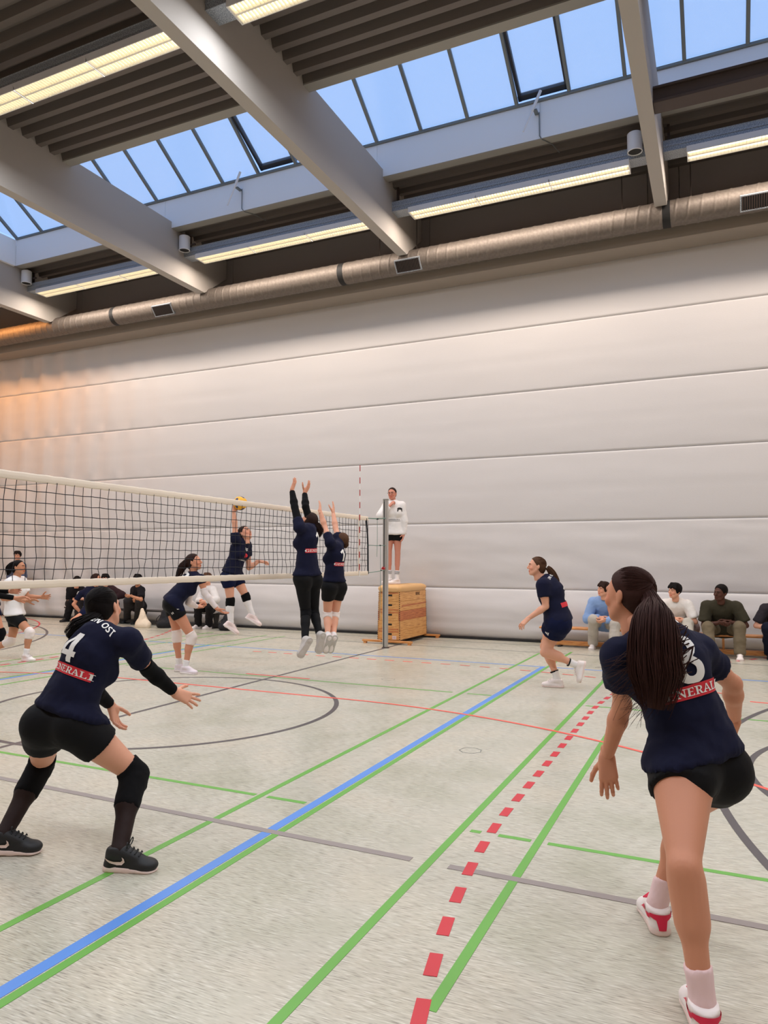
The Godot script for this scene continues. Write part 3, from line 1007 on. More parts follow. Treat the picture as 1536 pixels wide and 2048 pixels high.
# ---------------------------------------------------------------- vaulting box
func build_vaulting_box() -> void:
	var x0 := 12.03
	var x1 := 13.36
	var zc := -5.465
	var t := thing("vaulting_box", "tall wooden vaulting box with leather lid behind the net post", "vaulting box", Vector3((x0 + x1) / 2, 0, zc))
	var hx := (x1 - x0) / 2
	var y := 0.07
	var hs := [0.17, 0.175, 0.175, 0.175, 0.175]
	for k in 5:
		var h: float = hs[k]
		var sec := Node3D.new()
		sec.name = "box_section"
		t.add_child(sec, true)
		var hz0 := 0.222 - 0.003 * k
		var hxx := hx - 0.004 * k
		# long sides
		for sd in [-1.0, 1.0]:
			var st := ST()
			bx(st, Vector3(0, y + h / 2, sd * (hz0 - 0.012)), Vector3(hxx * 2, h - 0.003, 0.024), 0.003)
			part("side_board", st.commit(), M.box_wood_red if k == 2 else M.box_wood, sec)
			# reddish heartwood strip let into some boards
			if k == 3:
				st = ST()
				bx(st, Vector3(0.05, y + h * 0.55, sd * (hz0 + 0.0006)), Vector3(hxx * 1.86, 0.03, 0.002), 0.0, Basis(Vector3(0, 0, 1), 0.012))
				part("heartwood_strip", st.commit(), M.box_wood_red, sec)
		for sd in [-1.0, 1.0]:
			var st := ST()
			bx(st, Vector3(sd * (hxx - 0.012), y + h / 2, 0), Vector3(0.024, h - 0.003, hz0 * 2 - 0.05), 0.003)
			part("end_board", st.commit(), M.box_wood, sec)
			st = ST()
			bx(st, Vector3(sd * hxx, y + (0.025 if k % 2 else 0.15), 0), Vector3(0.003, 0.022, hz0 * 2 - 0.052))
			part("heartwood_strip", st.commit(), M.box_wood_red, sec)
			# grip hole
			st = ST()
			bx(st, Vector3(sd * (hxx + 0.0005), y + h * 0.62, 0.005), Vector3(0.006, 0.034, 0.12), 0.0028)
			part("grip_hole", st.commit(), M.black_rubber, sec)
			# finger joints at the corners
			var fj := ST()
			for c in [-1.0, 1.0]:
				for i in 5:
					bx(fj, Vector3(sd * (hxx - 0.010), y + 0.018 + i * 0.035, c * (hz0 - 0.006)), Vector3(0.024, 0.016, 0.0135), 0.0015)
			part("finger_joint", fj.commit(), M.ink_dark, sec).set_meta("kind", "stuff")
		y += h
	# leather-topped lid
	var rows := []
	var prof := [[0.0, 0.0], [0.012, 0.025], [0.02, 0.055], [0.012, 0.085], [-0.015, 0.108], [-0.06, 0.122]]
	var lid := ST()
	var pf := []
	for p in prof:
		pf.append(p)
	for i in prof.size():
		var g: float = prof[i][0] + 0.006
		var yy: float = y + prof[i][1]
		var row := []
		for k in 32:
			var a := TAU * k / 32.0
			var cx := signf(cos(a)) * pow(absf(cos(a)), 0.22)
			var cz := signf(sin(a)) * pow(absf(sin(a)), 0.22)
			row.append(Vector3(cx * (hx + g), yy, cz * (0.214 + g)))
		rows.append(row)
	var cap := []
	for k in 32:
		cap.append(Vector3(0, y + 0.13, 0))
	rows.append(cap)
	part("lid", grid_mesh(rows, Vector3.ZERO, true), M.lid_leather, t)
	# carrying rails under both ends
	for sd in [-1.0, 1.0]:
		var st := ST()
		bx(st, Vector3(sd * (hx - 0.08) - (0.14 if sd < 0 else -0.10), 0.05, 0), Vector3(0.06, 0.036, 0.98), 0.004)
		part("rail", st.commit(), M.bench_wood, t)
		for c in [-1.0, 1.0]:
			st = ST()
			bx(st, Vector3(sd * (hx - 0.08) - (0.14 if sd < 0 else -0.10), 0.016, c * 0.44), Vector3(0.05, 0.032, 0.06), 0.004)
			part("foot", st.commit(), M.bench_wood, t)
	var sb := ST()
	bx(sb, Vector3(0, 0.055, 0), Vector3(hx * 2 - 0.1, 0.03, 0.36), 0.003)
	part("base_frame", sb.commit(), M.ink_dark, t)
	# paper label and maker's stamp
	sb = ST()
	bx(sb, Vector3(-hx - 0.001, 0.115, 0.115), Vector3(0.002, 0.06, 0.075))
	part("paper_label", sb.commit(), M.sticker, t)
	sb = ST()
	for i in 4:
		bx(sb, Vector3(-hx - 0.0025, 0.098 + 0.012 * i, 0.115), Vector3(0.001, 0.004, 0.06))
	part("label_lines", sb.commit(), M.antenna_red, t).set_meta("kind", "stuff")
	var lt := letters("BENZ", 0.055)
	var ls := ST()
	for i in range(0, lt.size(), 3):
		var p := []
		for k in 3:
			p.append(Vector3(lt[i + k].x * 1.1 + 0.22, y - 0.06 + lt[i + k].y, 0.2125))
		tri(ls, p[0], p[1], p[2], Vector3.BACK, Vector3.BACK, Vector3.BACK)
	part("maker_stamp", ls.commit(), M.ink_dark, t)

# ---------------------------------------------------------------- benches and bags
func bench(called: String, label: String, z0: float, z1: float, x: float, turn := 0.0, wood: Material = M.bench_wood) -> void:
	var t := thing(called, label, "bench", Vector3(x, 0, (z0 + z1) / 2), "")
	t.rotation.y = turn
	var L := z1 - z0
	var st := ST()
	bx(st, Vector3(0, 0.325, 0), Vector3(0.27, 0.035, L), 0.008)
	part("seat", st.commit(), wood, t)
	st = ST()
	bx(st, Vector3(0, 0.06, 0), Vector3(0.10, 0.075, L - 0.02), 0.006)
	part("balance_rail", st.commit(), wood, t)
	for z in [-L / 2 + 0.35, 0.0, L / 2 - 0.35]:
		st = ST()
		var poly := PackedVector2Array([Vector2(-0.045, 0.09), Vector2(0.045, 0.09), Vector2(0.10, 0.305), Vector2(-0.10, 0.305)])
		prism(st, poly, 0.035, Transform3D(Basis(), Vector3(0, 0, z - 0.017)))
		part("leg", st.commit(), wood, t)
		st = ST()
		bx(st, Vector3(0, 0.012, z), Vector3(0.28, 0.024, 0.05), 0.004)
		part("foot", st.commit(), M.black_rubber, t)

func build_benches_and_bags() -> void:
	bench("gym_bench", "long low wooden gym bench behind the running player, its left end visible", -2.93, 0.0 - 0.35, 13.1)
	bench("gym_bench", "low wooden gym bench at the right edge under the man in olive", -0.30, 3.2, 12.98)
	bench("gym_bench", "low dark bench by the curtain at the left, hidden by the seated spectators", -14.7, -9.8, 13.08, 0.0, M.bench_dark)
	# white cloth drawstring bag
	var t := thing("cloth_bag", "cream cloth drawstring bag standing on the floor by the man in black", "bag", Vector3(12.45, 0, -11.68))
	var f := Field.new(Vector3(-0.22, 0, -0.24), Vector3(0.22, 0.46, 0.24), 0.014)
	var fl := [Plane(Vector3(0, -1, 0), 0.0)]
	f.cap(Vector3(0, 0.06, -0.08), Vector3(0, 0.05, 0.09), 0.10, 0.10, 0.06, Vector3.ZERO, 1.0, fl)
	f.cap(Vector3(0, 0.08, 0), Vector3(0, 0.30, -0.015), 0.125, 0.05, 0.08, Vector3.ZERO, 1.0, fl)
	f.cap(Vector3(0, 0.28, -0.015), Vector3(0, 0.40, -0.03), 0.045, 0.022, 0.03)
	cloth_folds(f, 61, 0.016, 7.0, Vector3(1, 0.6, 1))
	part("sack", field_mesh(f), M.bag_cloth, t)
	var st := ST()
	tube(st, [Vector3(0, 0.36, -0.05), Vector3(-0.06, 0.33, 0.02), Vector3(-0.09, 0.2, 0.07)], [0.005], 6)
	part("drawstring", st.commit(), M.net_band, t)
	# black rucksack beside it
	rucksack("dark rucksack on the floor right of the cream cloth bag", Vector3(12.62, 0, -11.22), M.bag_black, 0.4, 0.30)
	rucksack("small black bag beside the seated person in pale grey", Vector3(12.75, 0, -9.62), M.bag_black, 0.34, 0.28)
	rucksack("mauve-grey rucksack on the bench left of the man in olive", Vector3(12.95, 0.34, -0.46), M.bag_mauve, 0.36, 0.24)

func rucksack(label: String, at: Vector3, m: Material, h: float, w: float) -> void:
	var t := thing("rucksack", label, "bag", at)
	var f := Field.new(Vector3(-0.2, 0, -0.24), Vector3(0.2, h + 0.05, 0.24), 0.014)
	var fl := [Plane(Vector3(0, -1, 0), 0.0)]
	f.cap(Vector3(0, 0.08, -w * 0.22), Vector3(0, 0.08, w * 0.22), 0.11, 0.11, 0.05, Vector3.ZERO, 1.0, fl)
	f.cap(Vector3(0.01, 0.1, 0), Vector3(0.03, h - 0.09, 0), 0.13, 0.09, 0.06, Vector3(1, 0, 0), 1.2, fl)
	f.cap(Vector3(-0.08, 0.09, -0.05), Vector3(-0.08, 0.09, 0.05), 0.07, 0.07, 0.03, Vector3.ZERO, 1.0, fl)
	cloth_folds(f, 63, 0.012, 8.0)
	part("sack", field_mesh(f), m, t)
	var st := ST()
	tube(st, [Vector3(0.0, h - 0.05, -0.03), Vector3(-0.01, h + 0.02, -0.02), Vector3(-0.01, h + 0.02, 0.03), Vector3(0.0, h - 0.05, 0.04)], [0.008], 6)
	part("grab_loop", st.commit(), M.bag_black, t)
	st = ST()
	tube(st, [Vector3(-0.04, h * 0.7, -w * 0.3), Vector3(-0.13, h * 0.5, -w * 0.36), Vector3(-0.1, 0.12, -w * 0.38)], [0.012], 6, true, 0.5)
	part("strap", st.commit(), M.bag_black, t)

# ---------------------------------------------------------------- soft shapes: a distance grid that is joined from tapered capsules and meshed with surface nets
class Field:
	var o: Vector3
	var h: float
	var nx: int
	var ny: int
	var nz: int
	var d := PackedFloat32Array()
	var i0 := PackedInt32Array()
	var i1 := PackedInt32Array()
	var folds: FastNoiseLite
	var amp := 0.0
	var fold_scale := Vector3.ONE

	func _init(lo: Vector3, hi: Vector3, cell: float) -> void:
		h = cell
		o = lo - Vector3.ONE * cell * 2.5
		var s := (hi - lo) / cell
		nx = int(s.x) + 6
		ny = int(s.y) + 6
		nz = int(s.z) + 6
		d.resize(nx * ny * nz)
		d.fill(1.0)
		i0.resize(ny * nz)
		i0.fill(nx)
		i1.resize(ny * nz)
		i1.fill(-1)

	# tapered capsule a-b; flat: squeezed along axis by the factor fs; clips: planes whose far side is cut away
	func cap(a: Vector3, b: Vector3, ra: float, rb: float, k := 0.03, axis := Vector3.ZERO, fs := 1.0, clips := []) -> void:
		var m := maxf(ra, rb) + k + 2.5 * h
		var lo := (a.min(b) - Vector3.ONE * m - o) / h
		var hi := (a.max(b) + Vector3.ONE * m - o) / h
		var xa := maxi(0, int(lo.x))
		var xb := mini(nx - 1, int(hi.x) + 1)
		var ba := b - a
		var inv := 1.0 / maxf(ba.length_squared(), 1e-9)
		var dr := rb - ra
		var sq := fs - 1.0
		var kk := maxf(k, 0.0001)
		var q := 0.25 / kk
		for z in range(maxi(0, int(lo.z)), mini(nz - 1, int(hi.z) + 1) + 1):
			for y in range(maxi(0, int(lo.y)), mini(ny - 1, int(hi.y) + 1) + 1):
				var row := z * ny + y
				var base := row * nx
				i0[row] = mini(i0[row], xa)
				i1[row] = maxi(i1[row], xb)
				var pa := Vector3(o.x + xa * h, o.y + y * h, o.z + z * h) - a
				for x in range(xa, xb + 1):
					var v := pa
					if sq != 0.0:
						v += axis * (v.dot(axis) * sq)
					var t := clampf(v.dot(ba) * inv, 0.0, 1.0)
					var e := (v - ba * t).length() - ra - dr * t
					for c: Plane in clips:
						e = maxf(e, c.distance_to(pa + a))
					var c0 := d[base + x]
					var g := kk - absf(c0 - e)
					if g > 0.0:
						d[base + x] = minf(c0, e) - g * g * q
					elif e < c0:
						d[base + x] = e
					pa.x += h

	func ell(c: Vector3, b: Basis, r: Vector3, k := 0.02, clips := [], carve := false) -> void:
		var m := maxf(r.x, maxf(r.y, r.z)) + k + 2.5 * h
		var lo := (c - Vector3.ONE * m - o) / h
		var hi := (c + Vector3.ONE * m - o) / h
		var xa := maxi(0, int(lo.x))
		var xb := mini(nx - 1, int(hi.x) + 1)
		var bt := b.transposed()
		var ir := Vector3(1.0 / r.x, 1.0 / r.y, 1.0 / r.z)
		var kk := maxf(k, 0.0001)
		for z in range(maxi(0, int(lo.z)), mini(nz - 1, int(hi.z) + 1) + 1):
			for y in range(maxi(0, int(lo.y)), mini(ny - 1, int(hi.y) + 1) + 1):
				var row := z * ny + y
				var base := row * nx
				i0[row] = mini(i0[row], xa)
				i1[row] = maxi(i1[row], xb)
				for x in range(xa, xb + 1):
					var pw := Vector3(o.x + x * h, o.y + y * h, o.z + z * h)
					var p := bt * (pw - c)
					var s := p * ir
					var k0 := s.length()
					var k1 := (s * ir).length()
					var e := k0 * (k0 - 1.0) / maxf(k1, 1e-6)
					for cp: Plane in clips:
						e = maxf(e, cp.distance_to(pw))
					var c0 := d[base + x]
					if carve:
						e = -e
						var g2 := kk - absf(c0 - e)
						d[base + x] = maxf(c0, e) + (g2 * g2 * 0.25 / kk if g2 > 0.0 else 0.0)
						continue
					var g := kk - absf(c0 - e)
					d[base + x] = minf(c0, e) - (g * g * 0.25 / kk if g > 0.0 else 0.0)

	func at(p: Vector3) -> float:
		var q := (p - o) / h
		var x := int(q.x)
		var y := int(q.y)
		var z := int(q.z)
		if q.x < 0 or q.y < 0 or q.z < 0 or x >= nx - 1 or y >= ny - 1 or z >= nz - 1:
			return 1.0
		var f := q - Vector3(x, y, z)
		var b := (z * ny + y) * nx + x
		var s := nx
		var t := nx * ny
		return lerpf(lerpf(lerpf(d[b], d[b + 1], f.x), lerpf(d[b + s], d[b + s + 1], f.x), f.y), lerpf(lerpf(d[b + t], d[b + t + 1], f.x), lerpf(d[b + s + t], d[b + s + t + 1], f.x), f.y), f.z)

	func grad(p: Vector3) -> Vector3:
		var e := h * 0.8
		return Vector3(at(p + Vector3(e, 0, 0)) - at(p - Vector3(e, 0, 0)), at(p + Vector3(0, e, 0)) - at(p - Vector3(0, e, 0)), at(p + Vector3(0, 0, e)) - at(p - Vector3(0, 0, e))).normalized()

	func fold(p: Vector3) -> float:
		return (folds.get_noise_3dv(p * fold_scale) * 0.5 + 0.5) * amp if folds else 0.0

	# first point on the surface along a ray, or INF
	func hit(p: Vector3, dir: Vector3, reach := 0.6) -> Vector3:
		var t := 0.0
		var last := at(p)
		while t < reach:
			var st := clampf(absf(last) * 0.7, h * 0.4, h * 4.0)
			t += st
			var v := at(p + dir * t)
			if v <= 0.0:
				var a := t - st
				var b := t
				for k in 9:
					var m := (a + b) * 0.5
					if at(p + dir * m) <= 0.0:
						b = m
					else:
						a = m
				return p + dir * b
			last = v
		return Vector3.INF

	# triangles as [vertices, indices]
	func skin() -> Array:
		var V := PackedVector3Array()
		var I := PackedInt32Array()
		var ids := PackedInt32Array()
		ids.resize(nx * ny * nz)
		ids.fill(-1)
		var lim := 3.0 * h
		var sy := nx
		var sz := nx * ny
		var off := [0, 1, sy, sy + 1, sz, sz + 1, sz + sy, sz + sy + 1]
		var val := PackedFloat32Array()
		val.resize(8)
		for z in nz - 1:
			for y in ny - 1:
				var row := z * ny + y
				if i1[row] < 0:
					continue
				var b := row * nx
				for x in range(i0[row], mini(i1[row], nx - 2) + 1):
					var v0 := d[b + x]
					if v0 > lim or v0 < -lim:
						continue
					var c := b + x
					var n := 0
					for q in 8:
						var w := d[c + off[q]]
						val[q] = w
						if w < 0.0:
							n += 1
					if n == 0 or n == 8:
						continue
					var sum := Vector3.ZERO
					var cnt := 0
					for q in 8:
						for ax in 3:
							var bit := 1 << ax
							if q & bit:
								continue
							var a1 := val[q]
							var a2 := val[q | bit]
							if (a1 < 0.0) == (a2 < 0.0):
								continue
							var t := a1 / (a1 - a2)
							var pt := Vector3(q & 1, (q >> 1) & 1, (q >> 2) & 1)
							pt[ax] += t
							sum += pt
							cnt += 1
					ids[c] = V.size()
					V.append(o + (Vector3(x, y, z) + sum / cnt) * h)
					# quads round the three edges that start in this corner
					var neg := v0 < 0.0
					for ax in 3:
						if (d[c + [1, sy, sz][ax]] < 0.0) == neg:
							continue
						var u: int = [sy, sz, 1][ax]
						var w2: int = [sz, 1, sy][ax]
						if c - u - w2 < 0:
							continue
						var p0 := ids[c]
						var p1 := ids[c - u]
						var p2 := ids[c - u - w2]
						var p3 := ids[c - w2]
						if p1 < 0 or p2 < 0 or p3 < 0:
							continue
						if neg:
							I.append_array([p0, p2, p1, p0, p3, p2])
						else:
							I.append_array([p0, p1, p2, p0, p2, p3])
		if folds:
			for i in V.size():
				V[i] += grad(V[i]) * fold(V[i])
		return [V, I]

# vertices, indices and colours gathered from several pieces, made into one mesh with smooth normals
class Clay:
	var V := PackedVector3Array()
	var I := PackedInt32Array()
	var C := PackedColorArray()

	func add(va: Array, x := Transform3D(), col := Color.WHITE) -> void:
		var base := V.size()
		var src: PackedVector3Array = va[0]
		var flip := x.basis.determinant() < 0.0
		V.append_array(x * src)
		var ii: PackedInt32Array = va[1]
		if va.size() > 2:
			var cc: PackedColorArray = va[2]
			for c in cc:
				C.append(c * col)
		else:
			for k in src.size():
				C.append(col)
		if flip:
			for t in range(0, ii.size(), 3):
				I.append(base + ii[t]); I.append(base + ii[t + 2]); I.append(base + ii[t + 1])
		else:
			for t in ii:
				I.append(base + t)

	func mesh() -> ArrayMesh:
		var N := PackedVector3Array()
		N.resize(V.size())
		for t in range(0, I.size(), 3):
			var a := I[t]
			var b := I[t + 1]
			var c := I[t + 2]
			var n := (V[c] - V[a]).cross(V[b] - V[a])
			N[a] += n
			N[b] += n
			N[c] += n
		for i in N.size():
			N[i] = N[i].normalized()
		var arr := []
		arr.resize(Mesh.ARRAY_MAX)
		arr[Mesh.ARRAY_VERTEX] = V
		arr[Mesh.ARRAY_NORMAL] = N
		arr[Mesh.ARRAY_COLOR] = C
		arr[Mesh.ARRAY_INDEX] = I
		var m := ArrayMesh.new()
		m.add_surface_from_arrays(Mesh.PRIMITIVE_TRIANGLES, arr)
		return m

func field_mesh(f: Field) -> ArrayMesh:
	var c := Clay.new()
	c.add(f.skin())
	return c.mesh()

# ---------------------------------------------------------------- people
var heads := {}
var hands := {}
var hair_caps := {}
var shoe_kinds := {}

# canonical head: centre of the skull at the origin, face towards -z, 0.225 m from chin to crown
func head_shape(cell: float) -> Array:
	var key := "%.4f" % cell
	if heads.has(key):
		return heads[key]
	var f := Field.new(Vector3(-0.10, -0.16, -0.13), Vector3(0.10, 0.14, 0.12), cell)
	var B := Basis()
	f.ell(Vector3(0, 0.030, 0.012), B, Vector3(0.073, 0.082, 0.092), 0.02)
	f.ell(Vector3(0, -0.012, -0.030), B, Vector3(0.062, 0.072, 0.058), 0.03)
	f.ell(Vector3(0, -0.070, -0.038), B, Vector3(0.044, 0.036, 0.044), 0.03)
	f.ell(Vector3(0, -0.094, -0.064), B, Vector3(0.020, 0.016, 0.018), 0.02)
	for s in [-1.0, 1.0]:
		f.ell(Vector3(s * 0.036, -0.028, -0.064), B, Vector3(0.022, 0.018, 0.020), 0.02)
		f.cap(Vector3(s * 0.012, 0.024, -0.087), Vector3(s * 0.040, 0.025, -0.074), 0.009, 0.008, 0.012)
		f.ell(Vector3(s * 0.031, 0.004, -0.094), B, Vector3(0.017, 0.011, 0.014), 0.012, [], true)
		f.ell(Vector3(s * 0.031, 0.003, -0.074), B, Vector3(0.0145, 0.0125, 0.013), 0.004)
		f.ell(Vector3(s * 0.074, -0.004, 0.008), Basis(Vector3(0, 1, 0), s * 0.35), Vector3(0.009, 0.030, 0.019), 0.006)
		f.cap(Vector3(s * 0.050, -0.05, -0.01), Vector3(s * 0.030, -0.088, -0.045), 0.016, 0.014, 0.03)
	f.cap(Vector3(0, 0.012, -0.085), Vector3(0, -0.022, -0.107), 0.009, 0.010, 0.012)
	f.ell(Vector3(0, -0.030, -0.099), B, Vector3(0.016, 0.009, 0.012), 0.008)
	f.cap(Vector3(-0.018, -0.056, -0.083), Vector3(0.018, -0.056, -0.083), 0.007, 0.007, 0.008)
	f.cap(Vector3(-0.015, -0.067, -0.081), Vector3(0.015, -0.067, -0.081), 0.008, 0.008, 0.008)
	f.cap(Vector3(0, -0.04, 0.015), Vector3(0, -0.14, 0.030), 0.050, 0.052, 0.03)
	var r := f.skin()
	var cols := PackedColorArray()
	for p: Vector3 in r[0]:
		var c := Color.WHITE
		var ax := absf(p.x)
		if p.z < -0.07 and p.y > -0.075 and p.y < -0.052 and ax < 0.026:
			c = Color(0.86, 0.52, 0.50)
		elif p.z < -0.06 and ax > 0.012 and ax < 0.046 and absf(p.y - 0.0235 + ax * 0.02) < 0.0065:
			c = Color(0.22, 0.17, 0.15)
		elif p.z < -0.06 and Vector2((ax - 0.031) / 0.014, (p.y - 0.003) / 0.0065).length() < 1.0:
			c = Color(0.10, 0.07, 0.06) if absf(ax - 0.031) < 0.0065 else Color(1.1, 1.15, 1.2)
		elif p.z < -0.05 and p.y < 0.0 and p.y > -0.05 and ax > 0.02:
			c = Color(1.0, 0.88, 0.86)
		cols.append(c)
	r.append(cols)
	heads[key] = r
	return r

# canonical right hand: wrist at the origin, fingers along +y, palm towards +z, thumb towards +x
func hand_shape(pose: String, cell: float) -> Array:
	var key := "%s%.4f" % [pose, cell]
	if hands.has(key):
		return hands[key]
	var curl := 0.28
	var spread := 0.07
	var thumb := 0.75
	if pose == "open":
		curl = 0.10; spread = 0.20; thumb = 0.95
	elif pose == "clasp":
		curl = 0.85; spread = 0.03; thumb = 0.45
	elif pose == "reach":
		curl = 0.34; spread = 0.15; thumb = 0.9
	var f := Field.new(Vector3(-0.085, -0.04, -0.05), Vector3(0.115, 0.21, 0.12), cell)
	var lens := [0.072, 0.081, 0.075, 0.058]
	var kx := [0.027, 0.009, -0.010, -0.028]
	var ky := [0.088, 0.092, 0.087, 0.078]
	f.cap(Vector3(0, -0.03, 0), Vector3(0, 0.01, 0), 0.024, 0.026, 0.02, Vector3(0, 0, 1), 1.3)
	for i in 4:
		var kn := Vector3(kx[i], ky[i], 0.0)
		f.cap(Vector3(kx[i] * 0.55, 0.005, 0.0), kn, 0.017, 0.0125, 0.016, Vector3(0, 0, 1), 1.15)
	f.cap(Vector3(0.018, 0.02, 0.010), Vector3(0.026, 0.045, 0.012), 0.016, 0.012, 0.014)
	for i in 4:
		var p := Vector3(kx[i], ky[i], 0.0)
		var side := (1.5 - i) * spread
		var bend := curl * (0.6 + 0.12 * i)
		var rr := 0.0096 if i < 3 else 0.0085
		for j in 3:
			var L: float = lens[i] * [0.45, 0.31, 0.24][j]
			var dir := Vector3(sin(side), cos(side) * cos(bend), cos(side) * sin(bend))
			f.cap(p, p + dir * L, rr, rr * 0.9, 0.004)
			p += dir * L
			rr *= 0.92
			bend += curl * 1.15
	var tp := Vector3(0.020, 0.018, 0.012)
	var ta := thumb
	for j in 3:
		var L: float = [0.042, 0.033, 0.027][j]
		var dir := Vector3(sin(ta), cos(ta) * 0.9, 0.36).normalized()
		f.cap(tp, tp + dir * L, [0.0135, 0.0108, 0.0100][j], [0.0108, 0.0100, 0.0086][j], 0.005)
		tp += dir * L
		ta -= 0.22
	var r := f.skin()
	hands[key] = r
	return r

# canonical hair cap in head space
func hair_cap(kind: String, cell: float) -> Array:
	var key := "%s%.4f" % [kind, cell]
	if hair_caps.has(key):
		return hair_caps[key]
	var f := Field.new(Vector3(-0.12, -0.14, -0.13), Vector3(0.12, 0.16, 0.15), cell)
	var B := Basis()
	if kind == "pulled":
		var face := Plane(Vector3(0, -0.66, -1).normalized(), Vector3(0, 0.09, -0.062).dot(Vector3(0, -0.66, -1).normalized()))
		var nape := Plane(Vector3(0, -1, 0.25).normalized(), Vector3(0, -0.082, 0.08).dot(Vector3(0, -1, 0.25).normalized()))
		f.ell(Vector3(0, 0.030, 0.014), B, Vector3(0.079, 0.089, 0.100), 0.02, [face, nape])
		f.ell(Vector3(0, -0.02, 0.045), B, Vector3(0.063, 0.072, 0.062), 0.03, [face, nape])
	elif kind == "loose":
		var face := Plane(Vector3(0, -0.45, -1).normalized(), Vector3(0, 0.085, -0.07).dot(Vector3(0, -0.45, -1).normalized()))
		f.ell(Vector3(0, 0.030, 0.014), B, Vector3(0.086, 0.094, 0.106), 0.02, [face])
		for s in [-1.0, 1.0]:
			f.cap(Vector3(s * 0.068, 0.02, -0.01), Vector3(s * 0.075, -0.11, 0.01), 0.022, 0.018, 0.03, Vector3.ZERO, 1.0, [face])
		f.cap(Vector3(0, 0, 0.07), Vector3(0, -0.12, 0.07), 0.06, 0.05, 0.03)
	elif kind == "afro":
		var face := Plane(Vector3(0, -0.5, -1).normalized(), Vector3(0, 0.082, -0.066).dot(Vector3(0, -0.5, -1).normalized()))
		var low := Plane(Vector3(0, -1, 0.3).normalized(), Vector3(0, -0.03, 0.08).dot(Vector3(0, -1, 0.3).normalized()))
		f.ell(Vector3(0, 0.036, 0.014), B, Vector3(0.080, 0.092, 0.100), 0.02, [face, low])
	elif kind == "cap":
		var low := Plane(Vector3(0, -1, -0.1).normalized(), Vector3(0, 0.04, 0.0).dot(Vector3(0, -1, -0.1).normalized()))
		f.ell(Vector3(0, 0.034, 0.010), B, Vector3(0.084, 0.094, 0.105), 0.02, [low])
		f.ell(Vector3(0, -0.02, 0.045), B, Vector3(0.066, 0.07, 0.062), 0.02, [Plane(Vector3(0, -1, 0), 0.04), Plane(Vector3(0, 0, -1), -0.02)])
	else:
		# short mop with a fringe
		var face := Plane(Vector3(0, -0.25, -1).normalized(), Vector3(0, 0.06, -0.052).dot(Vector3(0, -0.25, -1).normalized()))
		var low := Plane(Vector3(0, -1, 0.35).normalized(), Vector3(0, -0.035, 0.08).dot(Vector3(0, -1, 0.35).normalized()))
		f.ell(Vector3(0, 0.034, 0.012), B, Vector3(0.086, 0.096, 0.104), 0.02, [face, low])
		for i in 7:
			var x := -0.06 + 0.02 * i
			f.cap(Vector3(x * 0.8, 0.105, -0.03), Vector3(x * 1.15, 0.045 + 0.012 * (i % 3), -0.088 + absf(x) * 0.35), 0.020, 0.011, 0.012)
	var fn := FastNoiseLite.new()
	fn.seed = 77
	fn.frequency = 26.0
	fn.fractal_octaves = 2
	f.folds = fn
	f.fold_scale = Vector3(1.6, 0.8, 0.5) if kind == "pulled" else Vector3(1.2, 0.7, 1.2)
	f.amp = 0.003 if kind == "pulled" else 0.009
	if kind == "cap": f.amp = 0.0
	if kind == "afro": f.amp = 0.005
	var r := f.skin()
	hair_caps[key] = r
	return r

# canonical trainer: ankle joint at the origin, toe towards -z, sole 0.09 below
func shoe_shape(high: bool, cell: float) -> Array:
	var key := "%s%.4f" % [high, cell]
	if shoe_kinds.has(key):
		return shoe_kinds[key]
	var f := Field.new(Vector3(-0.07, -0.11, -0.22), Vector3(0.07, 0.05, 0.10), cell)
	var top := Plane(Vector3(0, 1, 0.18).normalized(), (0.022 if high else 0.004))
	f.cap(Vector3(0, -0.012, 0.022), Vector3(0, -0.06, 0.034), 0.041, 0.038, 0.02, Vector3.ZERO, 1.0, [top])
	f.cap(Vector3(0, 0.0, 0.005), Vector3(0.002, -0.046, -0.10), 0.042, 0.034, 0.03, Vector3.ZERO, 1.0, [top])
	f.cap(Vector3(0, -0.064, 0.03), Vector3(0.004, -0.066, -0.135), 0.034, 0.045, 0.02, Vector3(0, 1, 0), 1.45)
	f.ell(Vector3(0.004, -0.062, -0.142), Basis(), Vector3(0.044, 0.028, 0.050), 0.02)
	var g := Field.new(Vector3(-0.07, -0.11, -0.22), Vector3(0.07, 0.02, 0.10), cell)
	var under := Plane(Vector3(0, -1, 0), 0.09)
	var over := Plane(Vector3(0, 1, -0.10).normalized(), -0.062)
	g.cap(Vector3(0, -0.08, 0.034), Vector3(0.003, -0.08, -0.05), 0.043, 0.039, 0.01, Vector3.ZERO, 1.0, [under, over])
	g.cap(Vector3(0.003, -0.08, -0.05), Vector3(0.005, -0.08, -0.140), 0.039, 0.049, 0.01, Vector3.ZERO, 1.0, [under, over])
	var r := [f, f.skin(), g.skin()]
	shoe_kinds[key] = r
	return r

func frame_from(y: Vector3, z: Vector3) -> Basis:
	y = y.normalized()
	z = (z - y * z.dot(y))
	z = z.normalized() if z.length() > 0.001 else y.cross(Vector3(0.3, 0.5, 0.8)).normalized()
	return Basis(y.cross(z), y, z)

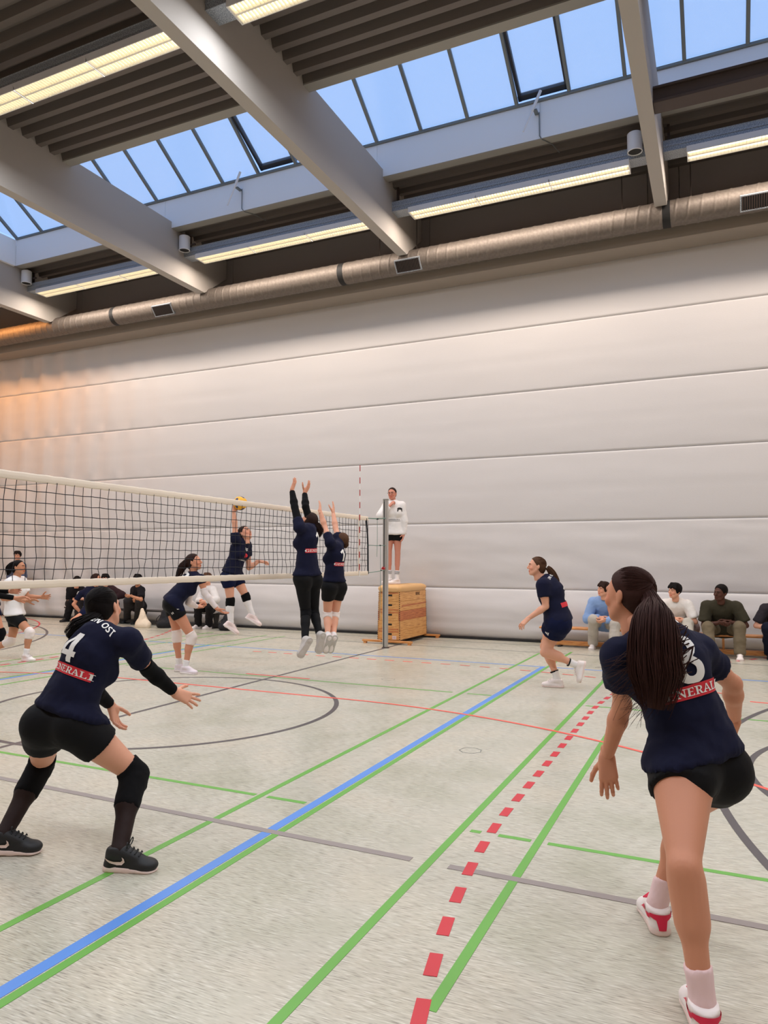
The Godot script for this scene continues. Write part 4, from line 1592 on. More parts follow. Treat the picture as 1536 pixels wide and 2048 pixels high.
class Fig:
	var J := {}
	var s := 1.0
	var U: Vector3
	var Rt: Vector3
	var Fr: Vector3
	var pr: Vector3
	var pf: Vector3
	var wide := 1.0

	func setup() -> void:
		U = (J.C - J.P).normalized()
		var r: Vector3 = J.SR - J.SL
		Rt = (r - U * r.dot(U)).normalized()
		Fr = U.cross(Rt).normalized()
		var q: Vector3 = J.HR - J.HL
		pr = (q - U * q.dot(U)).normalized()
		pf = U.cross(pr).normalized()

	# the trunk; g is the allowance of a garment over the body
	func trunk(f: Field, g: float, clips := [], bust := 1.0) -> void:
		var w := s * wide
		var mid: Vector3 = (Fr + pf).normalized()
		f.cap(J.P + U * 0.02 * s, J.P + U * 0.20 * s, 0.142 * w + g, 0.118 * w + g, 0.05, mid, 1.32, clips)
		f.cap(J.P + U * 0.20 * s, J.C - U * 0.09 * s, 0.118 * w + g, 0.135 * w + g, 0.05, Fr, 1.30, clips)
		f.cap(J.C - U * 0.10 * s - Fr * 0.02, J.C - U * 0.03 * s - Fr * 0.01, 0.125 * w + g, 0.085 * w + g, 0.05, Fr, 1.2, clips)
		if bust > 0.0:
			for e in [-1.0, 1.0]:
				f.cap(J.C - U * 0.145 * s + Fr * 0.066 * s + Rt * e * 0.066 * s, J.C - U * 0.16 * s + Fr * 0.072 * s + Rt * e * 0.068 * s, 0.058 * s * bust + g, 0.06 * s * bust + g, 0.05, Vector3.ZERO, 1.0, clips)
		for e in ["L", "R"]:
			f.cap(J.C - U * 0.015 * s, J["S" + e] - U * 0.004, 0.066 * s + g, 0.050 * s + g, 0.05, Vector3.ZERO, 1.0, clips)

	func hips(f: Field, g: float, clips := [], seat := 1.0) -> void:
		var w := s * wide
		f.cap(J.HL - pr * 0.0, J.HR, 0.098 * w + g, 0.098 * w + g, 0.05, Vector3.ZERO, 1.0, clips)
		for e in ["L", "R"]:
			var th: Vector3 = (J["K" + e] - J["H" + e]).normalized()
			f.cap(J["H" + e] - pf * 0.050 * s * seat + th * 0.015, J["H" + e] - pf * 0.046 * s * seat + th * 0.06, 0.084 * w + g, 0.078 * w + g, 0.03, Vector3.ZERO, 1.0, clips)

	func thigh(f: Field, e: String, g: float, t0: float, t1: float, fat: float, clips := []) -> void:
		var a: Vector3 = J["H" + e]
		var b: Vector3 = J["K" + e]
		f.cap(a.lerp(b, t0), a.lerp(b, t1), lerpf(0.092 * fat, 0.054, t0) * s + g, lerpf(0.092 * fat, 0.054, t1) * s + g, 0.03, Vector3.ZERO, 1.0, clips)

	func back_of_leg(e: String) -> Vector3:
		var a: Vector3 = (J["K" + e] - J["H" + e]).normalized()
		var b: Vector3 = (J["A" + e] - J["K" + e]).normalized()
		var n := b - a
		if n.length() < 0.25:
			return -pf
		return (n - b * n.dot(b)).normalized()

	func shin(f: Field, e: String, g: float, clips := [], fat := 1.0) -> void:
		var k: Vector3 = J["K" + e]
		var a: Vector3 = J["A" + e]
		var bk := back_of_leg(e)
		f.cap(k, k.lerp(a, 0.3) + bk * 0.010 * s, 0.050 * s + g, 0.046 * s + g, 0.02, Vector3.ZERO, 1.0, clips)
		f.cap(k.lerp(a, 0.12) + bk * 0.018 * s, k.lerp(a, 0.42) + bk * 0.018 * s, 0.044 * s * fat + g, 0.041 * s * fat + g, 0.03, Vector3.ZERO, 1.0, clips)
		f.cap(k.lerp(a, 0.42) + bk * 0.012 * s, a, 0.044 * s + g, 0.033 * s + g, 0.03, Vector3.ZERO, 1.0, clips)

	func upper_arm(f: Field, e: String, g: float, t1 := 1.0, clips := [], fat := 1.0) -> void:
		var a: Vector3 = J["S" + e]
		var b: Vector3 = J["E" + e]
		f.cap(a, a.lerp(b, 0.35 * t1), (0.052 * fat) * s + g, 0.047 * fat * s + g, 0.03, Vector3.ZERO, 1.0, clips)
		f.cap(a.lerp(b, 0.3 * t1), a.lerp(b, t1), 0.047 * fat * s + g, lerpf(0.047 * fat, 0.037, t1) * s + g, 0.02, Vector3.ZERO, 1.0, clips)

	func forearm(f: Field, e: String, g: float, t0 := 0.0, t1 := 1.0, clips := []) -> void:
		var a: Vector3 = J["E" + e]
		var b: Vector3 = J["W" + e]
		f.cap(a.lerp(b, t0), a.lerp(b, 0.3), 0.037 * s + g, 0.039 * s + g, 0.02, Vector3.ZERO, 1.0, clips)
		f.cap(a.lerp(b, 0.3), a.lerp(b, t1), 0.039 * s + g, lerpf(0.046, 0.026, t1) * s + g, 0.02, Vector3.ZERO, 1.0, clips)

func plane_at(n: Vector3, p: Vector3) -> Plane:
	n = n.normalized()
	return Plane(n, n.dot(p))

func cloth_folds(f: Field, sd: int, amp: float, freq := 9.0, scale := Vector3(1, 1, 1)) -> void:
	var fn := FastNoiseLite.new()
	fn.seed = sd
	fn.frequency = freq
	fn.fractal_type = FastNoiseLite.FRACTAL_RIDGED
	fn.fractal_octaves = 2
	f.folds = fn
	f.amp = amp
	f.fold_scale = scale

func bounds(pts: Array, m: float) -> Array:
	var lo: Vector3 = pts[0]
	var hi: Vector3 = pts[0]
	for p: Vector3 in pts:
		lo = lo.min(p)
		hi = hi.max(p)
	return [lo - Vector3.ONE * m, hi + Vector3.ONE * m]

# flat outline or lettering laid onto a garment: every point is pushed along dir until it meets the cloth
func laid_on(f: Field, tris: PackedVector2Array, at: Vector3, u: Vector3, v: Vector3, dir: Vector3, lift: float, step := 0.02) -> ArrayMesh:
	var todo := []
	for i in range(0, tris.size(), 3):
		todo.append([tris[i], tris[i + 1], tris[i + 2]])
	var st := ST()
	var n := 0
	while todo.size():
		var t: Array = todo.pop_back()
		var e0: float = (t[1] - t[0]).length()
		var e1: float = (t[2] - t[1]).length()
		var e2: float = (t[0] - t[2]).length()
		var m := maxf(e0, maxf(e1, e2))
		if m > step:
			if m == e0:
				var h: Vector2 = (t[0] + t[1]) * 0.5
				todo.append([t[0], h, t[2]]); todo.append([h, t[1], t[2]])
			elif m == e1:
				var h: Vector2 = (t[1] + t[2]) * 0.5
				todo.append([t[0], t[1], h]); todo.append([t[0], h, t[2]])
			else:
				var h: Vector2 = (t[2] + t[0]) * 0.5
				todo.append([t[0], t[1], h]); todo.append([h, t[1], t[2]])
			continue
		var p := []
		var nn := []
		for q: Vector2 in t:
			var w := f.hit(at + u * q.x + v * q.y, dir)
			if w == Vector3.INF:
				break
			var g := f.grad(w)
			w += g * (lift + f.fold(w))
			p.append(w)
			nn.append(g)
		if p.size() == 3 and (p[1] - p[0]).length() < step * 4 and (p[2] - p[1]).length() < step * 4 and (p[0] - p[2]).length() < step * 4:
			tri(st, p[0], p[1], p[2], nn[0], nn[1], nn[2])
			n += 1
	return st.commit() if n else null

func letters(text: String, height: float, bold := true, serif := false) -> PackedVector2Array:
	var t := TextMesh.new()
	var sf := SystemFont.new()
	sf.font_names = PackedStringArray(["Droid Serif" if serif else "Droid Sans"])
	sf.font_weight = 700 if bold else 400
	t.font = sf
	t.font_size = 64
	t.pixel_size = height / 46.0
	t.depth = 0.0
	t.curve_step = 2.0
	t.text = text
	var a := t.get_mesh_arrays()
	var out := PackedVector2Array()
	var V: PackedVector3Array = a[Mesh.ARRAY_VERTEX]
	var I: PackedInt32Array = a[Mesh.ARRAY_INDEX] if a[Mesh.ARRAY_INDEX] != null else PackedInt32Array(range(V.size()))
	var N: PackedVector3Array = a[Mesh.ARRAY_NORMAL]
	for i in range(0, I.size() - 2, 3):
		if N[I[i]].z > 0.5:
			for k in 3:
				out.append(Vector2(V[I[i + k]].x, V[I[i + k]].y))
	if out.is_empty():
		for i in I:
			out.append(Vector2(V[i].x, V[i].y))
	return out

func rect2(w: float, h: float) -> PackedVector2Array:
	var a := Vector2(-w / 2, -h / 2)
	var b := Vector2(w / 2, -h / 2)
	var c := Vector2(w / 2, h / 2)
	var d := Vector2(-w / 2, h / 2)
	return PackedVector2Array([a, b, c, a, c, d])

func poly2(p: PackedVector2Array) -> PackedVector2Array:
	var ids := Geometry2D.triangulate_polygon(p)
	var out := PackedVector2Array()
	for i in ids:
		out.append(p[i])
	return out

func print_on(f: Field, tris: PackedVector2Array, called: String, m: Material, parent: Node, at: Vector3, u: Vector3, v: Vector3, dir: Vector3, lift := 0.003, step := 0.02, label := "") -> void:
	var me := laid_on(f, tris, at, u, v, dir, lift, step)
	if me:
		part(called, me, m, parent, label)

# one person. q: label, tall, J (joints in the hall), look, and what is worn
func person(q: Dictionary) -> Dictionary:
	var g := Fig.new()
	var J: Dictionary = q.J
	var base := Vector3(J.P.x, q.get("floor", 0.0), J.P.z)
	for k in ["P", "C", "H", "SL", "SR", "EL", "ER", "WL", "WR", "FL", "FR", "HL", "HR", "KL", "KR", "AL", "AR"]:
		g.J[k] = J[k] - base
	g.s = q.tall / 1.70
	g.wide = q.get("wide", 1.0)
	g.setup()
	var s: float = g.s
	var cell: float = q.get("cell", 0.014)
	var fine: float = q.get("fine", 0.0055)
	var t := thing("person", q.label, "person", base, q.get("group", ""))
	var out := {"fig": g, "node": t, "base": base}
	var skin: StandardMaterial3D = q.skin
	var fat: float = q.get("fat", 1.0)
	var all := g.J.values()
	var bb := bounds(all, 0.17)

	# -------- body: trunk, limbs, neck, with head and hands on it
	var f := Field.new(bb[0], bb[1], cell)
	g.trunk(f, -0.012, [], q.get("bust", 1.0))
	g.hips(f, -0.012)
	var look: Vector3 = q.look.normalized()
	var hb := Basis()
	var upv: Vector3 = (Vector3.UP * 0.8 + (g.J.H - g.J.C).normalized() * 0.5)
	upv = (upv - look * upv.dot(look)).normalized()
	hb = Basis(look.cross(upv).normalized(), upv, -look)
	var neck: Vector3 = g.J.H + hb * Vector3(0, -0.10, 0.030) * s
	f.cap(g.J.C + g.U * 0.0, neck, 0.054 * s, 0.050 * s, 0.03)
	var pants: String = q.get("bottom", "shorts")
	for e in ["L", "R"]:
		var hid := 0.006 if pants == "trousers" or pants == "leggings" else 0.0
		g.thigh(f, e, -0.004 - hid, 0.02, 1.0, fat)
		g.shin(f, e, -hid, [], fat)
		f.cap(g.J["A" + e], g.J["A" + e] + Vector3(0, -0.012, 0), 0.028 * s, 0.024 * s, 0.02)
		g.upper_arm(f, e, -0.002, 1.0, [], q.get("arm", 1.0))
		g.forearm(f, e, 0.0)
	var clay := Clay.new()
	clay.add(f.skin())
	var hs: float = s * q.get("head", 1.0)
	clay.add(head_shape(fine), Transform3D(hb.scaled_local(Vector3.ONE * hs), g.J.H))
	for e in ["L", "R"]:
		var dir: Vector3 = (g.J["F" + e] - g.J["W" + e]).normalized()
		var palm: Vector3 = q.get("palm" + e, g.Rt * (-1.0 if e == "R" else 1.0))
		var b := frame_from(dir, palm)
		if e == "L":
			b = Basis(-b.x, b.y, b.z)
		b = b.scaled_local(Vector3.ONE * s * q.get("hand", 1.0))
		clay.add(hand_shape(q.get("pose" + e, "relaxed"), maxf(0.003, fine * 0.8)), Transform3D(b, g.J["W" + e]))
	var sk: StandardMaterial3D = skin
	part("body", clay.mesh(), sk, t)

	# -------- hair
	var hc: StandardMaterial3D = q.hair
	var hk: String = q.get("cut", "pulled")
	var hcl := Clay.new()
	hcl.add(hair_cap(hk, fine), Transform3D(hb.scaled_local(Vector3.ONE * hs), g.J.H))
	part("cap" if hk == "cap" else "hair", hcl.mesh(), hc, t)
	if q.has("strands"):
		hair_strands(t, Transform3D(hb.scaled_local(Vector3.ONE * hs), g.J.H), q.strands, hc)
	out.head = Transform3D(hb.scaled_local(Vector3.ONE * hs), g.J.H)
	if q.has("pony"):
		var pts := []
		for p in q.pony:
			pts.append(p - base)
		ponytail(t, pts, q.get("pony_w", [0.02, 0.035, 0.03, 0.01]), q.get("locks", 26), q.get("lock_r", 0.006), hc, q.get("hair_label", ""))
		if q.has("tie"):
			var st := ST()
			tube(st, [pts[0] - (pts[1] - pts[0]).normalized() * 0.012, pts[0] + (pts[1] - pts[0]).normalized() * 0.018], [0.024 * s], 12)
			part("hair_tie", st.commit(), q.tie, t)

	# -------- top
	var tk: String = q.get("top", "jersey")
	var sl: float = q.get("sleeve", 0.62)
	var ease: float = q.get("ease", 0.008)
	var hem: Vector3 = g.J.P + g.U * q.get("hem", 0.03) * s
	var tp := [g.J.P, g.J.C, g.J.SL, g.J.SR, g.J.HL, g.J.HR]
	for e in ["L", "R"]:
		tp.append(g.J["S" + e].lerp(g.J["E" + e], minf(1.0, sl + 0.1)))
		if sl > 1.0:
			tp.append(g.J["W" + e])
	bb = bounds(tp, 0.21)
	f = Field.new(bb[0], bb[1], cell)
	var hc2 := [plane_at(-g.U, hem)]
	g.trunk(f, ease, hc2, q.get("bust", 1.0))
	var lowr: float = 0.148 * s * g.wide + ease + q.get("flare", 0.006)
	f.cap(g.J.P - g.U * 0.05 * s, g.J.P + g.U * 0.14 * s, lowr, 0.126 * s * g.wide + ease, 0.05, (g.Fr + g.pf).normalized(), 1.25, hc2)
	g.hips(f, ease + 0.004, hc2)
	for e in ["L", "R"]:
		g.thigh(f, e, ease + 0.006, 0.0, 0.22, fat, hc2)
	for e in ["L", "R"]:
		var a: Vector3 = g.J["S" + e]
		var b: Vector3 = g.J["E" + e]
		var cuff := plane_at(b - a, a.lerp(b, minf(sl, 1.0)))
		var open: float = q.get("cuff", 0.016)
		if sl <= 1.0:
			f.cap(a, a.lerp(b, sl + 0.1), 0.051 * s * q.get("arm", 1.0) + ease, 0.043 * s * q.get("arm", 1.0) + ease + open * 0.4, 0.035, Vector3.ZERO, 1.0, [cuff])
		else:
			f.cap(a, b, 0.056 * s + ease + 0.004, 0.048 * s + ease + 0.006, 0.035)
			var w: Vector3 = g.J["W" + e]
			f.cap(b, b.lerp(w, 0.92), 0.048 * s + ease + 0.006, 0.034 * s + ease, 0.03, Vector3.ZERO, 1.0, [plane_at(w - b, b.lerp(w, 0.93))])
	cloth_folds(f, q.get("seed", 11), q.get("folds", 0.007), 7.0)
	part({"jersey": "jersey", "shirt": "t_shirt", "hoodie": "hoodie", "sweater": "sweater"}[tk], field_mesh(f), q.top_mat, t)
	out.top = f
	out.top_node = t
	if sl <= 1.0 and tk != "hoodie":
		# collar ring
		pass

	# -------- bottom
	var bp := [g.J.P, g.J.HL, g.J.HR, g.J.KL, g.J.KR]
	var cut: float = q.get("short", 0.42)
	if pants == "leggings" or pants == "trousers":
		bp.append_array([g.J.AL, g.J.AR])
	bb = bounds(bp, 0.2)
	f = Field.new(bb[0], bb[1], cell)
	var bw: float = {"shorts": 0.006, "loose": 0.020, "leggings": 0.005, "trousers": 0.014}[pants]
	var waist := plane_at(g.U, g.J.P + g.U * 0.12 * s)
	f.cap(g.J.P, g.J.P + g.U * 0.12 * s, 0.132 * s * g.wide, 0.116 * s * g.wide, 0.04, g.pf, 1.34, [waist])
	g.hips(f, minf(bw, 0.004))
	for e in ["L", "R"]:
		var a: Vector3 = g.J["H" + e]
		var b: Vector3 = g.J["K" + e]
		if pants == "shorts" or pants == "loose":
			var cl := [plane_at((b - a).normalized() * 1.0 + g.pr * (0.25 if e == "L" else -0.25) * q.get("slant", 0.6), a.lerp(b, cut))]
			g.thigh(f, e, bw, 0.0, 0.34, fat, cl)
			g.thigh(f, e, bw + (0.012 if pants == "loose" else 0.0), 0.3, cut + 0.12, fat, cl)
		elif pants == "leggings":
			g.thigh(f, e, bw, 0.0, 1.0, fat)
			var k2: Vector3 = g.J["A" + e]
			g.shin(f, e, bw, [plane_at(k2 - b, b.lerp(k2, 0.93))])
		else:
			var k2: Vector3 = g.J["A" + e]
			g.thigh(f, e, bw, 0.0, 1.0, fat)
			var fl := [plane_at(k2 - b, b.lerp(k2, 1.02))]
			f.cap(b, b.lerp(k2, 0.5), 0.066 * s + bw * 0.6, 0.068 * s, 0.04, Vector3.ZERO, 1.0, fl)
			f.cap(b.lerp(k2, 0.5), b.lerp(k2, 1.1), 0.068 * s, 0.072 * s, 0.04, Vector3.ZERO, 1.0, fl)
	if pants == "trousers":
		cloth_folds(f, q.get("seed", 11) + 3, 0.014, 8.0)
	elif pants == "loose":
		cloth_folds(f, q.get("seed", 11) + 3, 0.008, 8.0)
	else:
		cloth_folds(f, q.get("seed", 11) + 3, 0.0025, 10.0)
	part({"shorts": "shorts", "loose": "shorts", "leggings": "leggings", "trousers": "trousers"}[pants], field_mesh(f), q.bottom_mat, t)
	out.bottom = f

	# -------- knee pads, socks, arm sleeves, shoes
	for e in ["L", "R"]:
		var a: Vector3 = g.J["H" + e]
		var b: Vector3 = g.J["K" + e]
		var c: Vector3 = g.J["A" + e]
		if q.has("pads"):
			var up: float = q.get("pad_up", 0.24)
			var dn: float = q.get("pad_dn", 0.30)
			bb = bounds([a.lerp(b, 0.6), b, b.lerp(c, 0.6)], 0.1)
			f = Field.new(bb[0], bb[1], minf(cell, 0.010))
			var cl := [plane_at(a - b, b.lerp(a, up)), plane_at(c - b, b.lerp(c, dn))]
			g.thigh(f, e, 0.005, 0.6, 1.0, fat, cl)
			g.shin(f, e, 0.007, cl, fat)
			var fwd: Vector3 = -g.back_of_leg(e)
			f.cap(b.lerp(a, 0.09) + fwd * 0.035 * s, b.lerp(c, 0.14) + fwd * 0.034 * s, 0.036 * s, 0.032 * s, 0.012, Vector3.ZERO, 1.0, cl)
			cloth_folds(f, 40, 0.004, 14.0)
			part("knee_pad", field_mesh(f), q.pads, t)
			out["pad" + e] = f
		if q.has("socks"):
			var top: float = q.get("sock_top", 0.7)
			bb = bounds([b.lerp(c, top - 0.1), c], 0.12)
			f = Field.new(bb[0], bb[1], minf(cell, 0.010))
			var cl := [plane_at(b - c, b.lerp(c, top))]
			g.shin(f, e, 0.005, cl, fat)
			f.cap(c, c + Vector3(0, -0.01, 0), 0.033 * s, 0.026 * s, 0.02)
			cloth_folds(f, 41, 0.003, 12.0)
			part("sock", field_mesh(f), q.socks, t)
			out["sock" + e] = f
		if q.has("arm_sleeves") and q.get("arm_side", "LR").contains(e):
			var sh: Vector3 = g.J["S" + e]
			var el: Vector3 = g.J["E" + e]
			var wr: Vector3 = g.J["W" + e]
			var from: float = q.get("arm_from", 0.72)
			bb = bounds([sh.lerp(el, from - 0.1), el, wr], 0.09)
			f = Field.new(bb[0], bb[1], minf(cell, 0.009))
			var cl := [plane_at(sh - el, sh.lerp(el, from)), plane_at(wr - el, el.lerp(wr, q.get("arm_to", 0.92)))]
			g.upper_arm(f, e, 0.004, 1.0, cl, q.get("arm", 1.0))
			g.forearm(f, e, 0.004, 0.0, 1.0, cl)
			cloth_folds(f, 43, 0.002, 12.0)
			part("arm_sleeve", field_mesh(f), q.arm_sleeves, t)
			out["sleeve" + e] = f
		# shoe
		if q.get("no_shoes", false):
			continue
		var bs: Basis
		if q.has("toe" + e) and (q["toe" + e] as Vector3).y == 0.0:
			var fw2: Vector3 = q["toe" + e].normalized()
			bs = Basis(fw2.cross(Vector3.UP).normalized(), Vector3.UP, -fw2)
		else:
			# pointing foot: the toe direction and the shin fix the frame
			var v: Vector3 = q["toe" + e].normalized()
			var shn: Vector3 = (b - c).normalized()
			var rx := v.cross(shn).normalized()
			if rx.dot(g.pr) < 0.0 and false:
				rx = -rx
			var up2 := rx.cross(v).normalized()
			bs = Basis(rx, up2, -v)
		var sc: Array = shoe_shape(q.get("high", true), maxf(0.005, fine))
		var sh2 := Node3D.new()
		sh2.name = "shoe"
		t.add_child(sh2, true)
		sh2.transform = Transform3D(bs.scaled_local(Vector3.ONE * s), c)
		var cu := Clay.new()
		cu.add(sc[1])
		part("upper", cu.mesh(), q.shoe, sh2)
		cu = Clay.new()
		cu.add(sc[2])
		part("sole", cu.mesh(), q.get("sole", q.shoe), sh2)
		out["shoe" + e] = sh2
		if q.has("laces"):
			var st := ST()
			for i in 4:
				var z := -0.045 - i * 0.02
				var y := 0.030 - i * 0.0085 - 0.004
				var w := 0.026
				tube(st, [Vector3(-w, y - 0.016, z), Vector3(0, y, z - 0.006), Vector3(w, y - 0.016, z)], [0.0035], 5)
			if q.get("bow", false):
				for e2 in [-1.0, 1.0]:
					var lp := []
					for i in 9:
						var an := TAU * i / 8.0
						lp.append(Vector3(e2 * (0.012 + 0.030 * (0.5 - 0.5 * cos(an))), 0.026 + 0.012 * sin(an) + 0.020 * (0.5 - 0.5 * cos(an)), -0.042 - 0.01 * sin(an * 0.5)))
					tube(st, lp, [0.003], 5)
			part("laces", st.commit(), q.laces, sh2)
	return out

func ponytail(t: Node, pts: Array, wid: Array, locks: int, lr: float, m: Material, label := "") -> void:
	var cv := Curve3D.new()
	for i in pts.size():
		var tan: Vector3 = (pts[mini(i + 1, pts.size() - 1)] - pts[maxi(i - 1, 0)]) / 6.0
		cv.add_point(pts[i], -tan, tan)
	var rng := RandomNumberGenerator.new()
	rng.seed = 900 + locks
	var st := ST()
	var L := cv.get_baked_length()
	var seg := 14 if locks < 60 else 22
	var center := []
	var sides := []
	var u := Vector3.ZERO
	for i in seg + 1:
		var p := cv.sample_baked(L * i / seg, true)
		center.append(p)
	for i in seg + 1:
		var d: Vector3 = (center[mini(i + 1, seg)] - center[maxi(i - 1, 0)]).normalized()
		if i == 0:
			u = d.cross(Vector3.UP if absf(d.y) < 0.9 else Vector3(1, 0, 0)).normalized()
		else:
			u = (u - d * u.dot(d)).normalized()
		sides.append([u, d.cross(u)])
	# a soft core and the locks round it
	var cr := []
	for i in seg + 1:
		cr.append(maxf(0.002, ramp(wid, float(i) / seg) * (0.80 - 0.3 * float(i) / seg)))
	tube(st, center, cr, 10)
	for k in locks:
		var a := rng.randf() * TAU
		var rr := sqrt(rng.randf()) * 0.42 + 0.58
		var tw := rng.randf_range(-0.7, 0.7)
		var stop := 1.0 - 0.34 * pow(rng.randf(), 1.6)
		var ph := rng.randf() * TAU
		var lp := []
		var rad := []
		for i in seg + 1:
			var x := float(i) / seg * stop
			var fi := x * seg
			var i0 := mini(int(fi), seg - 1)
			var c: Vector3 = center[i0].lerp(center[i0 + 1], fi - i0)
			var w := ramp(wid, x) * rr * (1.0 + 0.10 * sin(ph + x * 5.0))
			var an := a + tw * x
			lp.append(c + sides[i0][0] * cos(an) * w + sides[i0][1] * sin(an) * w)
			rad.append(lr * (1.0 - 0.75 * pow(float(i) / seg, 2.0)))
		tube(st, lp, rad, 5, true, 0.6)
	part("ponytail", st.commit(), m, t, label)

func ramp(w: Array, x: float) -> float:
	var f := clampf(x, 0.0, 1.0) * (w.size() - 1)
	var i := mini(int(f), w.size() - 2)
	return lerpf(w[i], w[i + 1], f - i)

# combed hair: fine strands over the skull from the hairline back to the tie
func hair_strands(t: Node, x: Transform3D, n: int, m: Material) -> void:
	var rng := RandomNumberGenerator.new()
	rng.seed = 12 + n
	var c := Vector3(0, 0.030, 0.014)
	var r := Vector3(0.0805, 0.0905, 0.1015)
	var to := Vector3(0, 0.25, 1.0).normalized()
	var st := ST()
	for i in n:
		var a := rng.randf_range(-1.0, 1.0) * 2.35
		# hairline: over the forehead, down the temples, round to the nape
		var from := Vector3(sin(a), cos(a) * 0.95 - 0.05, -0.62 + absf(a) * 0.52).normalized()
		from = from.slerp(to, rng.randf() * 0.25)
		var pts := []
		var rad := []
		for k in 11:
			var d := from.slerp(to, k / 10.0)
			var w := 1.0 + 0.010 * sin(k * 0.9 + i)
			pts.append(x * (c + d * r * w))
			rad.append(0.0016 * (0.5 + sin(PI * (k + 0.6) / 11.2)))
		tube(st, pts, rad, 4, false, 0.6)
	part("hair_strands", st.commit(), m, t).set_meta("kind", "stuff")

# joints of everyone, in the hall's own metres: P pelvis, C top of the spine, H head, then S shoulder, E elbow, W wrist, F fingertip, H hip, K knee, A ankle of each side
func joints() -> Dictionary:
	var d := {}
	d.P1 = {P = Vector3(2.748, 0.673, -3.112), C = Vector3(2.900, 1.091, -3.023), H = Vector3(3.045, 1.232, -3.144), SL = Vector3(2.938, 1.054, -3.184), SR = Vector3(2.940, 1.070, -2.859), EL = Vector3(3.041, 0.794, -3.236), ER = Vector3(3.156, 0.892, -2.911), WL = Vector3(3.235, 0.647, -3.261), WR = Vector3(3.339, 0.734, -2.873), FL = Vector3(3.241, 0.557, -3.229), FR = Vector3(3.474, 0.660, -2.800), HL = Vector3(2.726, 0.645, -3.200), HR = Vector3(2.765, 0.646, -3.023), KL = Vector3(2.912, 0.364, -3.433), KR = Vector3(2.987, 0.370, -2.816), AL = Vector3(2.628, 0.095, -3.354), AR = Vector3(2.736, 0.090, -2.678)}
	d.P1.merge({look = Vector3(0.95, 0.00, -0.20), toeL = Vector3(0.507, 0.000, 0.862), toeR = Vector3(0.399, 0.000, 0.917)})
	d.P1.pony = [Vector3(2.974, 1.193, -3.111), Vector3(2.913, 1.159, -3.109), Vector3(2.861, 1.128, -3.127), Vector3(2.809, 1.089, -3.155)]
	d.P2 = {P = Vector3(3.026, 0.759, -0.078), C = Vector3(3.059, 1.190, -0.222), H = Vector3(3.169, 1.361, -0.340), SL = Vector3(2.991, 1.129, -0.365), SR = Vector3(3.153, 1.148, -0.087), EL = Vector3(3.172, 0.909, -0.374), ER = Vector3(3.358, 0.998, 0.043), WL = Vector3(3.217, 0.679, -0.446), WR = Vector3(3.528, 0.821, 0.049), FL = Vector3(3.170, 0.517, -0.429), FR = Vector3(3.623, 0.687, 0.007), HL = Vector3(2.960, 0.732, -0.140), HR = Vector3(3.087, 0.708, -0.026), KL = Vector3(2.637, 0.496, -0.126), KR = Vector3(3.373, 0.455, -0.144), AL = Vector3(2.606, 0.100, -0.079), AR = Vector3(3.260, 0.090, -0.263)}
	d.P2.merge({look = Vector3(0.48, 0.00, -0.87), toeL = Vector3(0.970, 0.000, -0.243), toeR = Vector3(0.936, 0.000, -0.352)})
	d.P2.pony = [Vector3(3.156, 1.412, -0.287), Vector3(3.087, 1.338, -0.245), Vector3(2.894, 1.253, -0.224), Vector3(2.863, 1.152, -0.221), Vector3(2.852, 1.061, -0.213), Vector3(2.835, 0.966, -0.221)]
	d.P3 = {P = Vector3(7.694, 1.320, -4.600), C = Vector3(7.669, 1.879, -4.596), H = Vector3(7.863, 2.000, -4.681), SL = Vector3(7.495, 1.902, -4.595), SR = Vector3(7.841, 1.905, -4.621), EL = Vector3(7.571, 2.160, -4.715), ER = Vector3(7.852, 2.180, -4.728), WL = Vector3(7.651, 2.383, -4.808), WR = Vector3(7.982, 2.375, -4.823), FL = Vector3(7.726, 2.541, -4.795), FR = Vector3(8.072, 2.522, -4.786), HL = Vector3(7.607, 1.280, -4.621), HR = Vector3(7.777, 1.277, -4.569), KL = Vector3(7.698, 0.865, -4.614), KR = Vector3(7.859, 0.861, -4.598), AL = Vector3(7.464, 0.549, -4.483), AR = Vector3(7.631, 0.596, -4.376)}
	d.P3.merge({look = Vector3(0.35, 0.55, -0.75), toeL = Vector3(-0.250, -0.845, -0.472), toeR = Vector3(0.078, -0.944, -0.321)})
	d.P3.pony = [Vector3(7.861, 1.980, -4.627), Vector3(7.860, 1.930, -4.554), Vector3(7.863, 1.868, -4.513), Vector3(7.857, 1.794, -4.530)]
	d.P4 = {P = Vector3(8.375, 1.200, -4.600), C = Vector3(8.378, 1.675, -4.577), H = Vector3(8.580, 1.778, -4.613), SL = Vector3(8.221, 1.730, -4.571), SR = Vector3(8.530, 1.737, -4.601), EL = Vector3(8.331, 1.940, -4.716), ER = Vector3(8.647, 1.954, -4.729), WL = Vector3(8.344, 2.164, -4.800), WR = Vector3(8.731, 2.162, -4.813), FL = Vector3(8.421, 2.305, -4.842), FR = Vector3(8.796, 2.313, -4.837), HL = Vector3(8.294, 1.163, -4.628), HR = Vector3(8.452, 1.160, -4.569), KL = Vector3(8.388, 0.780, -4.698), KR = Vector3(8.512, 0.774, -4.656), AL = Vector3(8.141, 0.517, -4.550), AR = Vector3(8.254, 0.507, -4.534)}
	d.P4.merge({look = Vector3(0.35, 0.55, -0.75), toeL = Vector3(0.076, -0.927, -0.368), toeR = Vector3(0.051, -0.904, -0.425)})
	d.P4.pony = [Vector3(8.576, 1.751, -4.558), Vector3(8.571, 1.718, -4.526), Vector3(8.551, 1.672, -4.545)]
